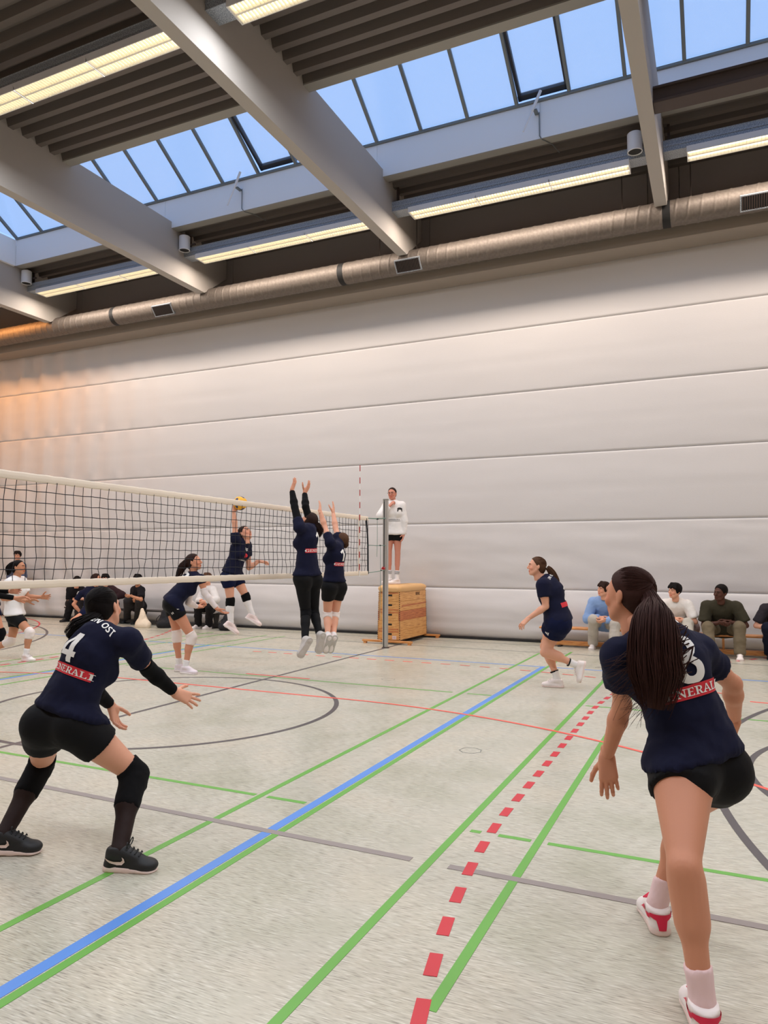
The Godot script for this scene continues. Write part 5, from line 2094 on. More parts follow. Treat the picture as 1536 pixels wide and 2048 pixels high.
	d.P5 = {P = Vector3(12.428, 2.045, -5.546), C = Vector3(12.392, 2.565, -5.528), H = Vector3(12.361, 2.771, -5.548), SL = Vector3(12.450, 2.547, -5.396), SR = Vector3(12.337, 2.547, -5.651), EL = Vector3(12.481, 2.269, -5.364), ER = Vector3(12.142, 2.347, -5.688), WL = Vector3(12.490, 1.991, -5.367), WR = Vector3(12.199, 2.524, -5.529), FL = Vector3(12.407, 1.845, -5.366), FR = Vector3(12.217, 2.586, -5.475), HL = Vector3(12.460, 2.000, -5.478), HR = Vector3(12.398, 1.999, -5.618), KL = Vector3(12.464, 1.640, -5.478), KR = Vector3(12.406, 1.649, -5.630), AL = Vector3(12.447, 1.157, -5.485), AR = Vector3(12.414, 1.165, -5.626)}
	d.P5.merge({look = Vector3(-1.00, -0.05, 0.10), toeL = Vector3(-0.800, 0.000, -0.600), toeR = Vector3(-0.949, 0.000, -0.316)})
	d.P6 = {P = Vector3(8.699, 0.804, -1.732), C = Vector3(8.685, 1.245, -1.858), H = Vector3(8.659, 1.441, -1.978), SL = Vector3(8.517, 1.223, -1.870), SR = Vector3(8.834, 1.245, -1.909), EL = Vector3(8.508, 0.976, -1.840), ER = Vector3(8.860, 0.985, -1.854), WL = Vector3(8.450, 0.833, -2.036), WR = Vector3(8.851, 0.745, -1.872), FL = Vector3(8.417, 0.738, -2.129), FR = Vector3(8.839, 0.585, -1.900), HL = Vector3(8.611, 0.768, -1.728), HR = Vector3(8.782, 0.774, -1.760), KL = Vector3(8.820, 0.480, -1.931), KR = Vector3(8.652, 0.421, -1.893), AL = Vector3(8.809, 0.090, -1.776), AR = Vector3(8.769, 0.279, -1.538)}
	d.P6.merge({look = Vector3(-0.35, 0.08, -0.93), toeL = Vector3(-0.100, 0.000, -0.995), toeR = Vector3(-0.272, -0.940, -0.207)})
	d.P6.pony = [Vector3(8.685, 1.433, -1.860), Vector3(8.694, 1.385, -1.815), Vector3(8.702, 1.272, -1.765), Vector3(8.716, 1.176, -1.730)]
	d.P7 = {P = Vector3(8.839, 1.286, -6.600), C = Vector3(8.916, 1.759, -6.475), H = Vector3(8.937, 1.906, -6.436), SL = Vector3(9.085, 1.733, -6.496), SR = Vector3(8.751, 1.807, -6.468), EL = Vector3(9.102, 1.389, -6.466), ER = Vector3(8.736, 2.014, -6.472), WL = Vector3(9.182, 1.487, -6.349), WR = Vector3(8.715, 2.216, -6.478), FL = Vector3(9.258, 1.473, -6.237), FR = Vector3(8.711, 2.331, -6.468), HL = Vector3(8.925, 1.249, -6.578), HR = Vector3(8.750, 1.253, -6.583), KL = Vector3(9.003, 0.963, -6.444), KR = Vector3(8.757, 0.903, -6.542), AL = Vector3(9.044, 0.684, -6.350), AR = Vector3(8.743, 0.584, -6.516)}
	d.P7.merge({look = Vector3(0.00, 0.45, 0.88), toeL = Vector3(0.440, -0.487, 0.754), toeR = Vector3(0.424, -0.572, 0.702)})
	d.P8 = {P = Vector3(7.667, 0.928, -6.703), C = Vector3(7.856, 1.271, -6.486), H = Vector3(7.853, 1.476, -6.490), SL = Vector3(7.969, 1.271, -6.583), SR = Vector3(7.808, 1.247, -6.325), EL = Vector3(7.914, 0.922, -6.619), ER = Vector3(7.835, 1.063, -6.279), WL = Vector3(8.140, 0.848, -6.650), WR = Vector3(7.925, 0.848, -6.139), FL = Vector3(8.227, 0.851, -6.540), FR = Vector3(7.987, 0.783, -6.050), HL = Vector3(7.744, 0.908, -6.755), HR = Vector3(7.610, 0.910, -6.629), KL = Vector3(7.778, 0.496, -6.685), KR = Vector3(7.764, 0.471, -6.412), AL = Vector3(7.796, 0.090, -6.649), AR = Vector3(7.683, 0.090, -6.449)}
	d.P8.merge({look = Vector3(0.38, 0.18, 0.92), toeL = Vector3(0.100, 0.000, 0.995), toeR = Vector3(0.050, 0.000, 0.999)})
	d.P8.pony = [Vector3(7.807, 1.504, -6.546), Vector3(7.761, 1.420, -6.599), Vector3(7.715, 1.318, -6.621), Vector3(7.678, 1.227, -6.645)]
	d.P9 = {P = Vector3(7.670, 0.674, -9.756), C = Vector3(7.672, 1.174, -9.771), H = Vector3(7.711, 1.381, -9.742), SL = Vector3(7.824, 1.174, -9.805), SR = Vector3(7.521, 1.146, -9.703), EL = Vector3(7.866, 0.924, -9.715), ER = Vector3(7.491, 0.918, -9.769), WL = Vector3(7.958, 0.924, -9.515), WR = Vector3(7.739, 0.876, -9.565), FL = Vector3(8.025, 0.924, -9.370), FR = Vector3(7.844, 0.901, -9.480), HL = Vector3(7.752, 0.654, -9.794), HR = Vector3(7.636, 0.635, -9.678), KL = Vector3(7.674, 0.251, -9.803), KR = Vector3(7.632, 0.414, -9.338), AL = Vector3(7.569, 0.091, -10.150), AR = Vector3(7.577, 0.090, -9.346)}
	d.P9.merge({look = Vector3(0.40, 0.10, 0.90), toeL = Vector3(0.100, 0.000, 0.995), toeR = Vector3(0.000, 0.000, 1.000)})
	d.P9.pony = [Vector3(7.659, 1.454, -9.785), Vector3(7.609, 1.375, -9.822), Vector3(7.583, 1.265, -9.815)]
	d.P10 = {P = Vector3(6.445, 0.920, -8.717), C = Vector3(6.437, 1.350, -8.735), H = Vector3(6.428, 1.575, -8.753), SL = Vector3(6.586, 1.350, -8.804), SR = Vector3(6.287, 1.350, -8.665), EL = Vector3(6.586, 1.080, -8.804), ER = Vector3(6.278, 1.080, -8.684), WL = Vector3(6.687, 1.080, -8.586), WR = Vector3(6.634, 0.993, -8.397), FL = Vector3(6.754, 1.080, -8.441), FR = Vector3(6.750, 1.014, -8.304), HL = Vector3(6.527, 0.890, -8.754), HR = Vector3(6.363, 0.890, -8.679), KL = Vector3(6.590, 0.530, -8.618), KR = Vector3(6.388, 0.490, -8.624), AL = Vector3(6.527, 0.160, -8.754), AR = Vector3(6.380, 0.090, -8.642)}
	d.P10.merge({look = Vector3(0.40, 0.00, 0.90), toeL = Vector3(0.000, 0.000, 1.000), toeR = Vector3(0.000, 0.000, 1.000)})
	d.P17 = {P = Vector3(13.050, 0.445, -1.833), C = Vector3(12.799, 0.828, -1.784), H = Vector3(12.665, 1.033, -1.758), SL = Vector3(12.782, 0.808, -1.612), SR = Vector3(12.816, 0.808, -1.956), EL = Vector3(12.716, 0.531, -1.508), ER = Vector3(12.773, 0.523, -2.051), WL = Vector3(12.613, 0.520, -1.749), WR = Vector3(12.649, 0.555, -1.823), FL = Vector3(12.550, 0.474, -1.877), FR = Vector3(12.562, 0.510, -1.710), HL = Vector3(13.041, 0.425, -1.739), HR = Vector3(13.059, 0.425, -1.926), KL = Vector3(12.631, 0.464, -1.585), KR = Vector3(12.630, 0.522, -1.931), AL = Vector3(12.529, 0.090, -1.588), AR = Vector3(12.920, 0.090, -1.992)}
	d.P17.merge({look = Vector3(-0.70, 0.05, -0.70), toeL = Vector3(-1.000, 0.000, 0.000), toeR = Vector3(-1.000, 0.000, 0.000)})
	d.P18 = {P = Vector3(13.050, 0.445, -0.630), C = Vector3(12.802, 0.827, -0.639), H = Vector3(12.670, 1.031, -0.644), SL = Vector3(12.794, 0.807, -0.468), SR = Vector3(12.811, 0.807, -0.810), EL = Vector3(12.730, 0.539, -0.349), ER = Vector3(12.753, 0.526, -0.900), WL = Vector3(12.627, 0.578, -0.584), WR = Vector3(12.642, 0.574, -0.671), FL = Vector3(12.557, 0.533, -0.708), FR = Vector3(12.560, 0.528, -0.553), HL = Vector3(13.045, 0.425, -0.537), HR = Vector3(13.055, 0.425, -0.723), KL = Vector3(12.628, 0.518, -0.461), KR = Vector3(12.630, 0.496, -0.783), AL = Vector3(12.216, 0.090, -0.439), AR = Vector3(12.063, 0.090, -0.748)}
	d.P18.merge({look = Vector3(-0.75, 0.00, -0.65), toeL = Vector3(-1.000, 0.000, 0.000), toeR = Vector3(-1.000, 0.000, 0.000)})
	d.P19 = {P = Vector3(12.980, 0.445, 0.057), C = Vector3(12.687, 0.820, 0.038), H = Vector3(12.530, 1.020, 0.028), SL = Vector3(12.687, 0.800, 0.252), SR = Vector3(12.687, 0.800, -0.176), EL = Vector3(12.653, 0.514, 0.379), ER = Vector3(12.635, 0.494, -0.226), WL = Vector3(12.558, 0.571, 0.132), WR = Vector3(12.553, 0.559, 0.024), FL = Vector3(12.482, 0.525, 0.010), FR = Vector3(12.477, 0.514, 0.145), HL = Vector3(12.980, 0.425, 0.155), HR = Vector3(12.980, 0.425, -0.040), KL = Vector3(12.550, 0.499, 0.283), KR = Vector3(12.546, 0.481, -0.164), AL = Vector3(12.511, 0.090, 0.278), AR = Vector3(12.369, 0.090, -0.146)}
	d.P19.merge({look = Vector3(-0.80, -0.02, -0.60), toeL = Vector3(-1.000, 0.000, 0.000), toeR = Vector3(-1.000, 0.000, 0.000)})
	d.P20 = {P = Vector3(12.980, 0.445, 0.834), C = Vector3(12.698, 0.799, 0.826), H = Vector3(12.547, 0.988, 0.822), SL = Vector3(12.689, 0.779, 0.996), SR = Vector3(12.706, 0.779, 0.657), EL = Vector3(12.641, 0.496, 1.078), ER = Vector3(12.687, 0.515, 0.518), WL = Vector3(12.555, 0.505, 0.835), WR = Vector3(12.560, 0.500, 0.742), FL = Vector3(12.485, 0.459, 0.711), FR = Vector3(12.478, 0.455, 0.859), HL = Vector3(12.975, 0.425, 0.926), HR = Vector3(12.985, 0.425, 0.741), KL = Vector3(12.549, 0.493, 0.901), KR = Vector3(12.564, 0.497, 0.674), AL = Vector3(12.813, 0.090, 0.943), AR = Vector3(12.830, 0.090, 0.705)}
	d.P20.merge({look = Vector3(-0.90, 0.00, -0.30), toeL = Vector3(-1.000, 0.000, 0.000), toeR = Vector3(-1.000, 0.000, 0.000)})
	d.P14 = {P = Vector3(12.950, 0.430, -12.306), C = Vector3(12.797, 0.835, -12.181), H = Vector3(12.715, 1.051, -12.114), SL = Vector3(12.741, 0.815, -12.022), SR = Vector3(12.853, 0.815, -12.340), EL = Vector3(12.586, 0.605, -11.879), ER = Vector3(12.835, 0.522, -12.389), WL = Vector3(12.492, 0.692, -12.101), WR = Vector3(12.697, 0.600, -12.189), FL = Vector3(12.461, 0.647, -12.241), FR = Vector3(12.585, 0.554, -12.099), HL = Vector3(12.920, 0.410, -12.219), HR = Vector3(12.980, 0.410, -12.393), KL = Vector3(12.623, 0.577, -11.956), KR = Vector3(12.594, 0.569, -12.293), AL = Vector3(13.073, 0.090, -12.433), AR = Vector3(13.121, 0.090, -12.792)}
	d.P14.merge({look = Vector3(-0.95, 0.00, 0.30), toeL = Vector3(-1.000, 0.000, 0.000), toeR = Vector3(-1.000, 0.000, 0.000)})
	d.P15 = {P = Vector3(13.000, 0.435, -10.258), C = Vector3(12.901, 0.869, -10.240), H = Vector3(12.848, 1.100, -10.230), SL = Vector3(12.853, 0.849, -10.080), SR = Vector3(12.949, 0.849, -10.399), EL = Vector3(12.748, 0.643, -9.899), ER = Vector3(12.823, 0.585, -10.431), WL = Vector3(12.550, 0.610, -10.053), WR = Vector3(12.654, 0.629, -10.248), FL = Vector3(12.512, 0.564, -10.191), FR = Vector3(12.547, 0.584, -10.154), HL = Vector3(12.974, 0.415, -10.171), HR = Vector3(13.026, 0.415, -10.346), KL = Vector3(12.608, 0.492, -9.968), KR = Vector3(12.613, 0.497, -10.286), AL = Vector3(12.871, 0.090, -10.185), AR = Vector3(12.833, 0.090, -10.446)}
	d.P15.merge({look = Vector3(-0.95, 0.00, 0.10), toeL = Vector3(-1.000, 0.000, 0.000), toeR = Vector3(-1.000, 0.000, 0.000)})
	d.P12 = {P = Vector3(13.100, 0.435, -14.518), C = Vector3(12.932, 0.793, -14.292), H = Vector3(12.842, 0.984, -14.171), SL = Vector3(12.965, 0.773, -14.125), SR = Vector3(12.898, 0.773, -14.460), EL = Vector3(13.032, 0.566, -13.917), ER = Vector3(12.889, 0.473, -14.460), WL = Vector3(12.846, 0.544, -14.096), WR = Vector3(12.884, 0.540, -14.210), FL = Vector3(12.748, 0.499, -14.200), FR = Vector3(12.834, 0.494, -14.077), HL = Vector3(13.118, 0.415, -14.427), HR = Vector3(13.082, 0.415, -14.609), KL = Vector3(12.844, 0.441, -14.090), KR = Vector3(12.788, 0.455, -14.291), AL = Vector3(12.591, 0.090, -13.819), AR = Vector3(12.777, 0.090, -14.394)}
	d.P12.merge({look = Vector3(-0.70, 0.05, 0.70), toeL = Vector3(-1.000, 0.000, 0.000), toeR = Vector3(-1.000, 0.000, 0.000)})
	d.P13 = {P = Vector3(13.100, 0.435, -13.330), C = Vector3(12.897, 0.831, -13.234), H = Vector3(12.788, 1.043, -13.183), SL = Vector3(12.880, 0.811, -13.064), SR = Vector3(12.914, 0.811, -13.404), EL = Vector3(12.959, 0.677, -12.807), ER = Vector3(12.890, 0.514, -13.370), WL = Vector3(12.773, 0.577, -12.956), WR = Vector3(12.810, 0.570, -13.130), FL = Vector3(12.709, 0.531, -13.085), FR = Vector3(12.723, 0.525, -13.017), HL = Vector3(13.091, 0.415, -13.238), HR = Vector3(13.109, 0.415, -13.423), KL = Vector3(12.816, 0.475, -12.906), KR = Vector3(12.764, 0.488, -13.169), AL = Vector3(12.829, 0.090, -12.905), AR = Vector3(12.860, 0.090, -13.299)}
	d.P13.merge({look = Vector3(-0.80, 0.00, 0.50), toeL = Vector3(-1.000, 0.000, 0.000), toeR = Vector3(-1.000, 0.000, 0.000)})
	d.P11 = {P = Vector3(11.600, 0.399, -12.378), C = Vector3(11.612, 0.877, -12.391), H = Vector3(11.696, 1.086, -12.319), SL = Vector3(11.785, 0.877, -12.360), SR = Vector3(11.463, 0.772, -12.521), EL = Vector3(11.785, 0.607, -12.360), ER = Vector3(11.354, 0.544, -12.602), WL = Vector3(11.722, 0.457, -12.497), WR = Vector3(11.474, 0.327, -12.471), FL = Vector3(11.659, 0.457, -12.633), FR = Vector3(11.540, 0.256, -12.403), HL = Vector3(11.682, 0.399, -12.416), HR = Vector3(11.518, 0.399, -12.341), KL = Vector3(11.629, 0.231, -12.432), KR = Vector3(11.158, 0.231, -12.379), AL = Vector3(11.761, 0.100, -12.508), AR = Vector3(11.488, 0.100, -12.382)}
	d.P11.merge({look = Vector3(0.40, 0.20, 0.90), toeL = Vector3(0.000, 0.000, -1.000), toeR = Vector3(-0.196, 0.000, -0.981)})
	d.P16 = {P = Vector3(13.050, 0.907, -16.545), C = Vector3(13.050, 1.367, -16.545), H = Vector3(13.050, 1.602, -16.545), SL = Vector3(13.068, 1.347, -16.365), SR = Vector3(13.032, 1.347, -16.725), EL = Vector3(13.073, 1.067, -16.315), ER = Vector3(13.027, 1.067, -16.775), WL = Vector3(12.945, 0.867, -16.383), WR = Vector3(12.915, 0.867, -16.683), FL = Vector3(12.865, 0.727, -16.375), FR = Vector3(12.835, 0.727, -16.675), HL = Vector3(13.059, 0.887, -16.455), HR = Vector3(13.041, 0.887, -16.635), KL = Vector3(13.020, 0.488, -16.442), KR = Vector3(13.000, 0.488, -16.642), AL = Vector3(13.041, 0.090, -16.435), AR = Vector3(13.019, 0.090, -16.655)}
	d.P16.merge({look = Vector3(-0.80, 0.00, 0.55), toeL = Vector3(-0.995, 0.000, 0.100), toeR = Vector3(-0.995, 0.000, 0.100)})
	return d

func cloth(key: String, c: Color, rough := 0.85, sheen := 0.25) -> StandardMaterial3D:
	if M.has(key):
		return M[key]
	var m := mat(key, c, rough)
	m.rim_enabled = true
	m.rim = sheen
	m.rim_tint = 0.6
	m.metallic_specular = 0.25
	return m

func skin_tone(key: String, c: Color) -> StandardMaterial3D:
	var m := mat(key, c, 0.5)
	m.vertex_color_use_as_albedo = true
	m.metallic_specular = 0.35
	return m

func hair_mat(key: String, c: Color) -> StandardMaterial3D:
	var m := mat(key, c, 0.62)
	m.metallic_specular = 0.22
	return m

func who(j: Dictionary) -> Dictionary:
	var q := {J = j}
	for k in ["look", "toeL", "toeR", "pony"]:
		if j.has(k):
			q[k] = j[k]
	return q

func build_people() -> void:
	var D := joints()
	var navy := cloth("navy_jersey", sr(24, 26, 48))
	var black := cloth("black_stretch", sr(20, 20, 22), 0.7)
	var navy_short := cloth("navy_shorts", sr(16, 22, 52))
	var white := cloth("white_cloth", sr(238, 234, 232))
	var pad_w := cloth("white_pad", sr(240, 228, 222))
	var pad_b := cloth("black_pad", sr(16, 16, 18), 0.9)
	var shoe_w := mat("white_shoe", sr(242, 232, 228), 0.55)
	var shoe_g := mat("grey_shoe", sr(196, 190, 184), 0.55)
	var shoe_b := mat("black_shoe", sr(24, 25, 27), 0.6)
	var sole_p := mat("pale_sole", sr(236, 214, 206), 0.6)
	var sole_g := mat("gum_sole", sr(140, 96, 70), 0.7)
	var pink := mat("pink_trim", sr(222, 34, 74), 0.6)
	var ink_w := mat("print_white", sr(236, 234, 230), 0.7)
	var ink_r := mat("print_red", sr(214, 44, 58), 0.7)
	var sk_a := skin_tone("skin_light", sr(226, 166, 138))
	var sk_b := skin_tone("skin_warm", sr(212, 148, 118))
	var sk_c := skin_tone("skin_tan", sr(196, 138, 106))
	var sk_d := skin_tone("skin_dark", sr(84, 52, 42))
	var h_black := hair_mat("hair_black", sr(22, 18, 18))
	var h_dark := hair_mat("hair_dark_brown", sr(46, 30, 26))
	var h_brown := hair_mat("hair_brown", sr(84, 58, 42))
	var h_deep := hair_mat("hair_deep_brown", sr(58, 36, 32))

	var o: Dictionary
	# number 4, left foreground
	var q: Dictionary = who(D.P1)
	q.merge({tall = 1.70, label = "player number 4 crouching in black knee pads in the left foreground, seen from behind", skin = sk_a, hair = h_black, cell = 0.0105, fine = 0.0042, top_mat = navy, bottom_mat = black, hem = 0.055, flare = 0.010, sleeve = 0.66, cuff = 0.016, short = 0.38, wide = 0.95, fat = 1.22, pads = pad_b, pad_up = 0.18, pad_dn = 0.46, arm_sleeves = cloth("black_sleeve", sr(14, 14, 16)), arm_from = 0.78, socks = cloth("sheer_black_sock", sr(44, 32, 30), 0.6), sock_top = 0.25, shoe = shoe_b, sole = sole_p, laces = shoe_b, bow = true, high = true, poseR = "open", poseL = "reach", pony_w = [0.028, 0.052, 0.062, 0.03], locks = 200, lock_r = 0.004, strands = 260, tie = shoe_b, seed = 5, folds = 0.013})
	q.palmR = Vector3(0.3, -0.4, -1)
	q.palmL = Vector3(0.3, 0.3, 1)
	o = person(q)
	back_prints(o, "4", 0.15, -0.02, ink_w, ink_r, "EN OST", 0.05)
	# swoosh on the outside of the right shoe
	var sf: Field = shoe_shape(true, 0.005)[0]
	var sw := PackedVector2Array([Vector2(0.066, 0.014), Vector2(0.035, -0.006), Vector2(0.0, -0.019), Vector2(-0.024, -0.019), Vector2(-0.038, -0.004), Vector2(-0.034, 0.012), Vector2(-0.024, 0.020), Vector2(-0.027, 0.006), Vector2(-0.017, -0.003), Vector2(0.014, 0.0)])
	for sd in ["R", "L"]:
		print_on(sf, poly2(sw), "swoosh", sole_p, o["shoe" + sd], Vector3(0.12, -0.034, -0.005), Vector3(0, 0, 1), Vector3(0, 1, 0), Vector3(-1, 0, 0), 0.004, 0.012, "pale swoosh mark")

	# number 8, right foreground
	q = who(D.P2)
	q.merge({tall = 1.70, label = "player number 8 with a long dark ponytail striding in the right foreground, seen from behind", skin = sk_b, hair = h_deep, cell = 0.0105, fine = 0.0042, top_mat = navy, bottom_mat = black, hem = 0.015, flare = 0.012, sleeve = 0.52, cuff = 0.016, short = 0.22, slant = 0.9, fat = 1.32, socks = cloth("pale_pink_sock", sr(236, 206, 206)), sock_top = 0.74, shoe = shoe_w, sole = sole_p, laces = pink, high = false, poseL = "relaxed", poseR = "relaxed", strands = 300, pony_w = [0.020, 0.038, 0.066, 0.088, 0.096, 0.05], locks = 620, lock_r = 0.0026, tie = h_black, seed = 9, folds = 0.013})
	q.palmL = Vector3(0.9, 0.0, -0.1)
	o = person(q)
	back_prints(o, "8", 0.17, 0.02, ink_w, ink_r, "EN OST", 0.0)
	shoe_trim(o, pink)
	wisps(o, h_deep)

	# the two blockers
	q = who(D.P3)
	q.merge({tall = 1.76, label = "tall blocker in black leggings and long black sleeves jumping at the net", skin = sk_b, hair = h_dark, cell = 0.014, top_mat = navy, bottom_mat = black, bottom = "leggings", hem = 0.02, flare = 0.02, sleeve = 0.4, arm_sleeves = cloth("black_sleeve", sr(14, 14, 16)), arm_from = 0.2, pads = pad_b, pad_up = 0.15, pad_dn = 0.2, socks = cloth("blue_sock", sr(52, 66, 92)), sock_top = 0.9, shoe = shoe_g, sole = shoe_g, laces = shoe_w, high = true, poseR = "open", poseL = "open", palmL = Vector3(-0.2, 0.1, -1), palmR = Vector3(-0.2, 0.1, -1), pony_w = [0.03, 0.05, 0.045, 0.012], locks = 40, lock_r = 0.007, seed = 15, folds = 0.010})
	o = person(q)
	back_prints(o, "1", 0.16, 0.02, ink_w, ink_r, "", 0.0)
	q = who(D.P4)
	q.merge({tall = 1.66, label = "shorter blocker in black shorts and white knee bands jumping beside the tall blocker", skin = sk_a, hair = h_brown, cell = 0.014, top_mat = navy, bottom_mat = black, hem = 0.05, flare = 0.014, sleeve = 0.55, short = 0.42, pads = pad_w, pad_up = 0.15, pad_dn = 0.17, socks = white, sock_top = 0.82, shoe = shoe_w, sole = shoe_g, laces = shoe_g, high = false, poseR = "open", poseL = "open", palmL = Vector3(-0.2, 0.1, -1), palmR = Vector3(-0.2, 0.1, -1), pony_w = [0.025, 0.04, 0.012], locks = 30, lock_r = 0.006, seed = 25, folds = 0.010})
	o = person(q)
	back_prints(o, "17", 0.15, 0.02, ink_w, ink_r, "", 0.0)

	# referee standing on the vaulting box
	q = who(D.P5)
	q.merge({tall = 1.68, label = "referee in a white hooded top and black shorts standing on the wooden vaulting box", skin = skin_tone("skin_rosy", sr(206, 140, 118)), hair = h_dark, cell = 0.014, floor = 1.08, top = "hoodie", top_mat = white, bottom_mat = black, hem = -0.02, flare = 0.012, ease = 0.016, sleeve = 1.2, short = 0.30, socks = white, sock_top = 0.66, shoe = shoe_w, sole = sole_p, laces = shoe_g, high = false, poseR = "clasp", poseL = "relaxed", palmR = Vector3(0.6, 0.3, 0.6), seed = 35, folds = 0.010})
	o = person(q)
	referee_prints(o, ink_w)

	# player at the right, side view
	q = who(D.P6)
	q.merge({tall = 1.70, label = "player with a brown ponytail and navy shorts running to the left, right of the middle", skin = sk_a, hair = h_brown, cell = 0.0135, fine = 0.005, top_mat = navy, bottom_mat = navy_short, bottom = "loose", hem = -0.01, flare = 0.008, sleeve = 0.55, short = 0.33, slant = 0.3, strands = 120, wide = 1.3, fat = 1.45, arm = 1.45, socks = white, sock_top = 0.74, shoe = shoe_w, sole = sole_p, high = false, laces = shoe_w, poseL = "reach", palmL = Vector3(0.5, -0.4, 0.3), pony_w = [0.022, 0.042, 0.05, 0.02], locks = 60, lock_r = 0.006, tie = ink_w, seed = 45})
	o = person(q)
	for e in ["L", "R"]:
		var k6: Vector3 = o.fig.J["K" + e]
		var a6: Vector3 = o.fig.J["A" + e]
		var st6 := ST()
		tube(st6, [a6.lerp(k6, 0.225), a6.lerp(k6, 0.265)], [0.049, 0.052], 16, false)
		part("sock_band", st6.commit(), black, o.node, "black band at the sock top")
	side_prints(o, ink_w, ink_r)

	# spiker behind the net
	q = who(D.P7)
	q.merge({tall = 1.72, label = "attacking player in the air behind the net hitting the yellow ball", skin = sk_a, hair = h_dark, cell = 0.014, top_mat = navy, bottom_mat = navy_short, hem = 0.04, flare = 0.02, sleeve = 0.5, short = 0.40, pads = pad_b, pad_up = 0.13, pad_dn = 0.22, socks = white, sock_top = 0.20, shoe = mat("pink_shoe", sr(246, 226, 222), 0.55), sole = shoe_w, laces = shoe_g, high = false, poseR = "open", poseL = "reach", palmR = Vector3(0.1, 0.2, 1), palmL = Vector3(-0.3, -0.8, 0.2), seed = 55, folds = 0.010})
	o = person(q)
	front_prints(o, ink_w, ink_r)

	# crouching player behind the net
	q = who(D.P8)
	q.merge({tall = 1.70, label = "player number 3 bent forward in white knee pads and white arm sleeves behind the net", skin = sk_b, hair = h_dark, cell = 0.0135, fine = 0.005, top_mat = navy, bottom_mat = black, hem = 0.0, sleeve = 0.28, short = 0.36, fat = 1.1, pads = pad_w, pad_up = 0.14, pad_dn = 0.24, arm_sleeves = cloth("white_sleeve", sr(236, 226, 224)), arm_from = 0.66, socks = white, sock_top = 0.78, shoe = mat("lilac_shoe", sr(238, 226, 232), 0.55), sole = shoe_w, high = false, poseR = "relaxed", poseL = "clasp", palmR = Vector3(0.2, 0.8, 0.3), palmL = Vector3(-0.2, 0.9, 0.2), pony_w = [0.03, 0.05, 0.045, 0.016], locks = 60, lock_r = 0.007, seed = 65})
	o = person(q)
	back_prints(o, "3", 0.17, 0.03, ink_w, null, "", 0.05)
	hip_marks(o, ink_w)

	# libero in white and the player cut by the left edge
	q = who(D.P9)
	q.merge({tall = 1.68, label = "libero in a white jersey with white knee pads at the left behind the net", skin = sk_c, hair = h_black, cell = 0.014, top_mat = white, bottom_mat = black, hem = 0.0, flare = 0.015, ease = 0.014, sleeve = 0.7, short = 0.46, pads = pad_w, pad_up = 0.16, pad_dn = 0.26, socks = white, sock_top = 0.72, shoe = shoe_w, sole = sole_p, laces = shoe_g, high = false, poseR = "reach", poseL = "reach", palmR = Vector3(-0.4, -0.6, 0), pony_w = [0.026, 0.05, 0.03], locks = 40, lock_r = 0.007, seed = 75})
	o = person(q)
	q = who(D.P10)
	q.merge({tall = 1.68, label = "player cut by the left picture edge, with a black arm sleeve and knee pad", skin = sk_b, hair = h_black, cell = 0.015, top_mat = navy, bottom_mat = navy_short, hem = -0.02, sleeve = 0.6, short = 0.4, pads = pad_b, pad_up = 0.14, pad_dn = 0.24, arm_sleeves = cloth("black_sleeve", sr(14, 14, 16)), arm_from = 0.75, socks = white, sock_top = 0.6, shoe = shoe_w, sole = sole_p, laces = shoe_g, high = false, poseR = "reach", palmR = Vector3(-0.4, -0.6, 0), seed = 85})
	o = person(q)
	q = who(D.P11)
	q.merge({tall = 1.66, label = "woman in a navy shirt crouching low behind the net near the curtain", skin = sk_b, hair = h_dark, cut = "loose", cell = 0.016, top_mat = navy, bottom_mat = navy_short, hem = 0.0, sleeve = 0.6, short = 0.5, shoe = shoe_w, sole = sole_p, laces = shoe_g, high = false, poseR = "relaxed", seed = 95})
	o = person(q)

	shoulder_marks(o, ink_w)
	# spectators
	var grey_p := cloth("grey_trousers", sr(186, 178, 168), 0.9)
	var kh := cloth("khaki_trousers", sr(116, 104, 84), 0.9)
	var blk := cloth("black_tee", sr(28, 26, 30), 0.9)
	var dk := cloth("charcoal_trousers", sr(52, 50, 52), 0.9)
	var spect := {bust = 0.0, top = "shirt", bottom = "trousers", sleeve = 0.8, cuff = 0.035, ease = 0.018, hem = -0.06, flare = 0.02, cell = 0.0155, fine = 0.0055, cut = "short", folds = 0.012, high = false, poseL = "clasp", poseR = "clasp", wide = 1.0, arm = 1.05}
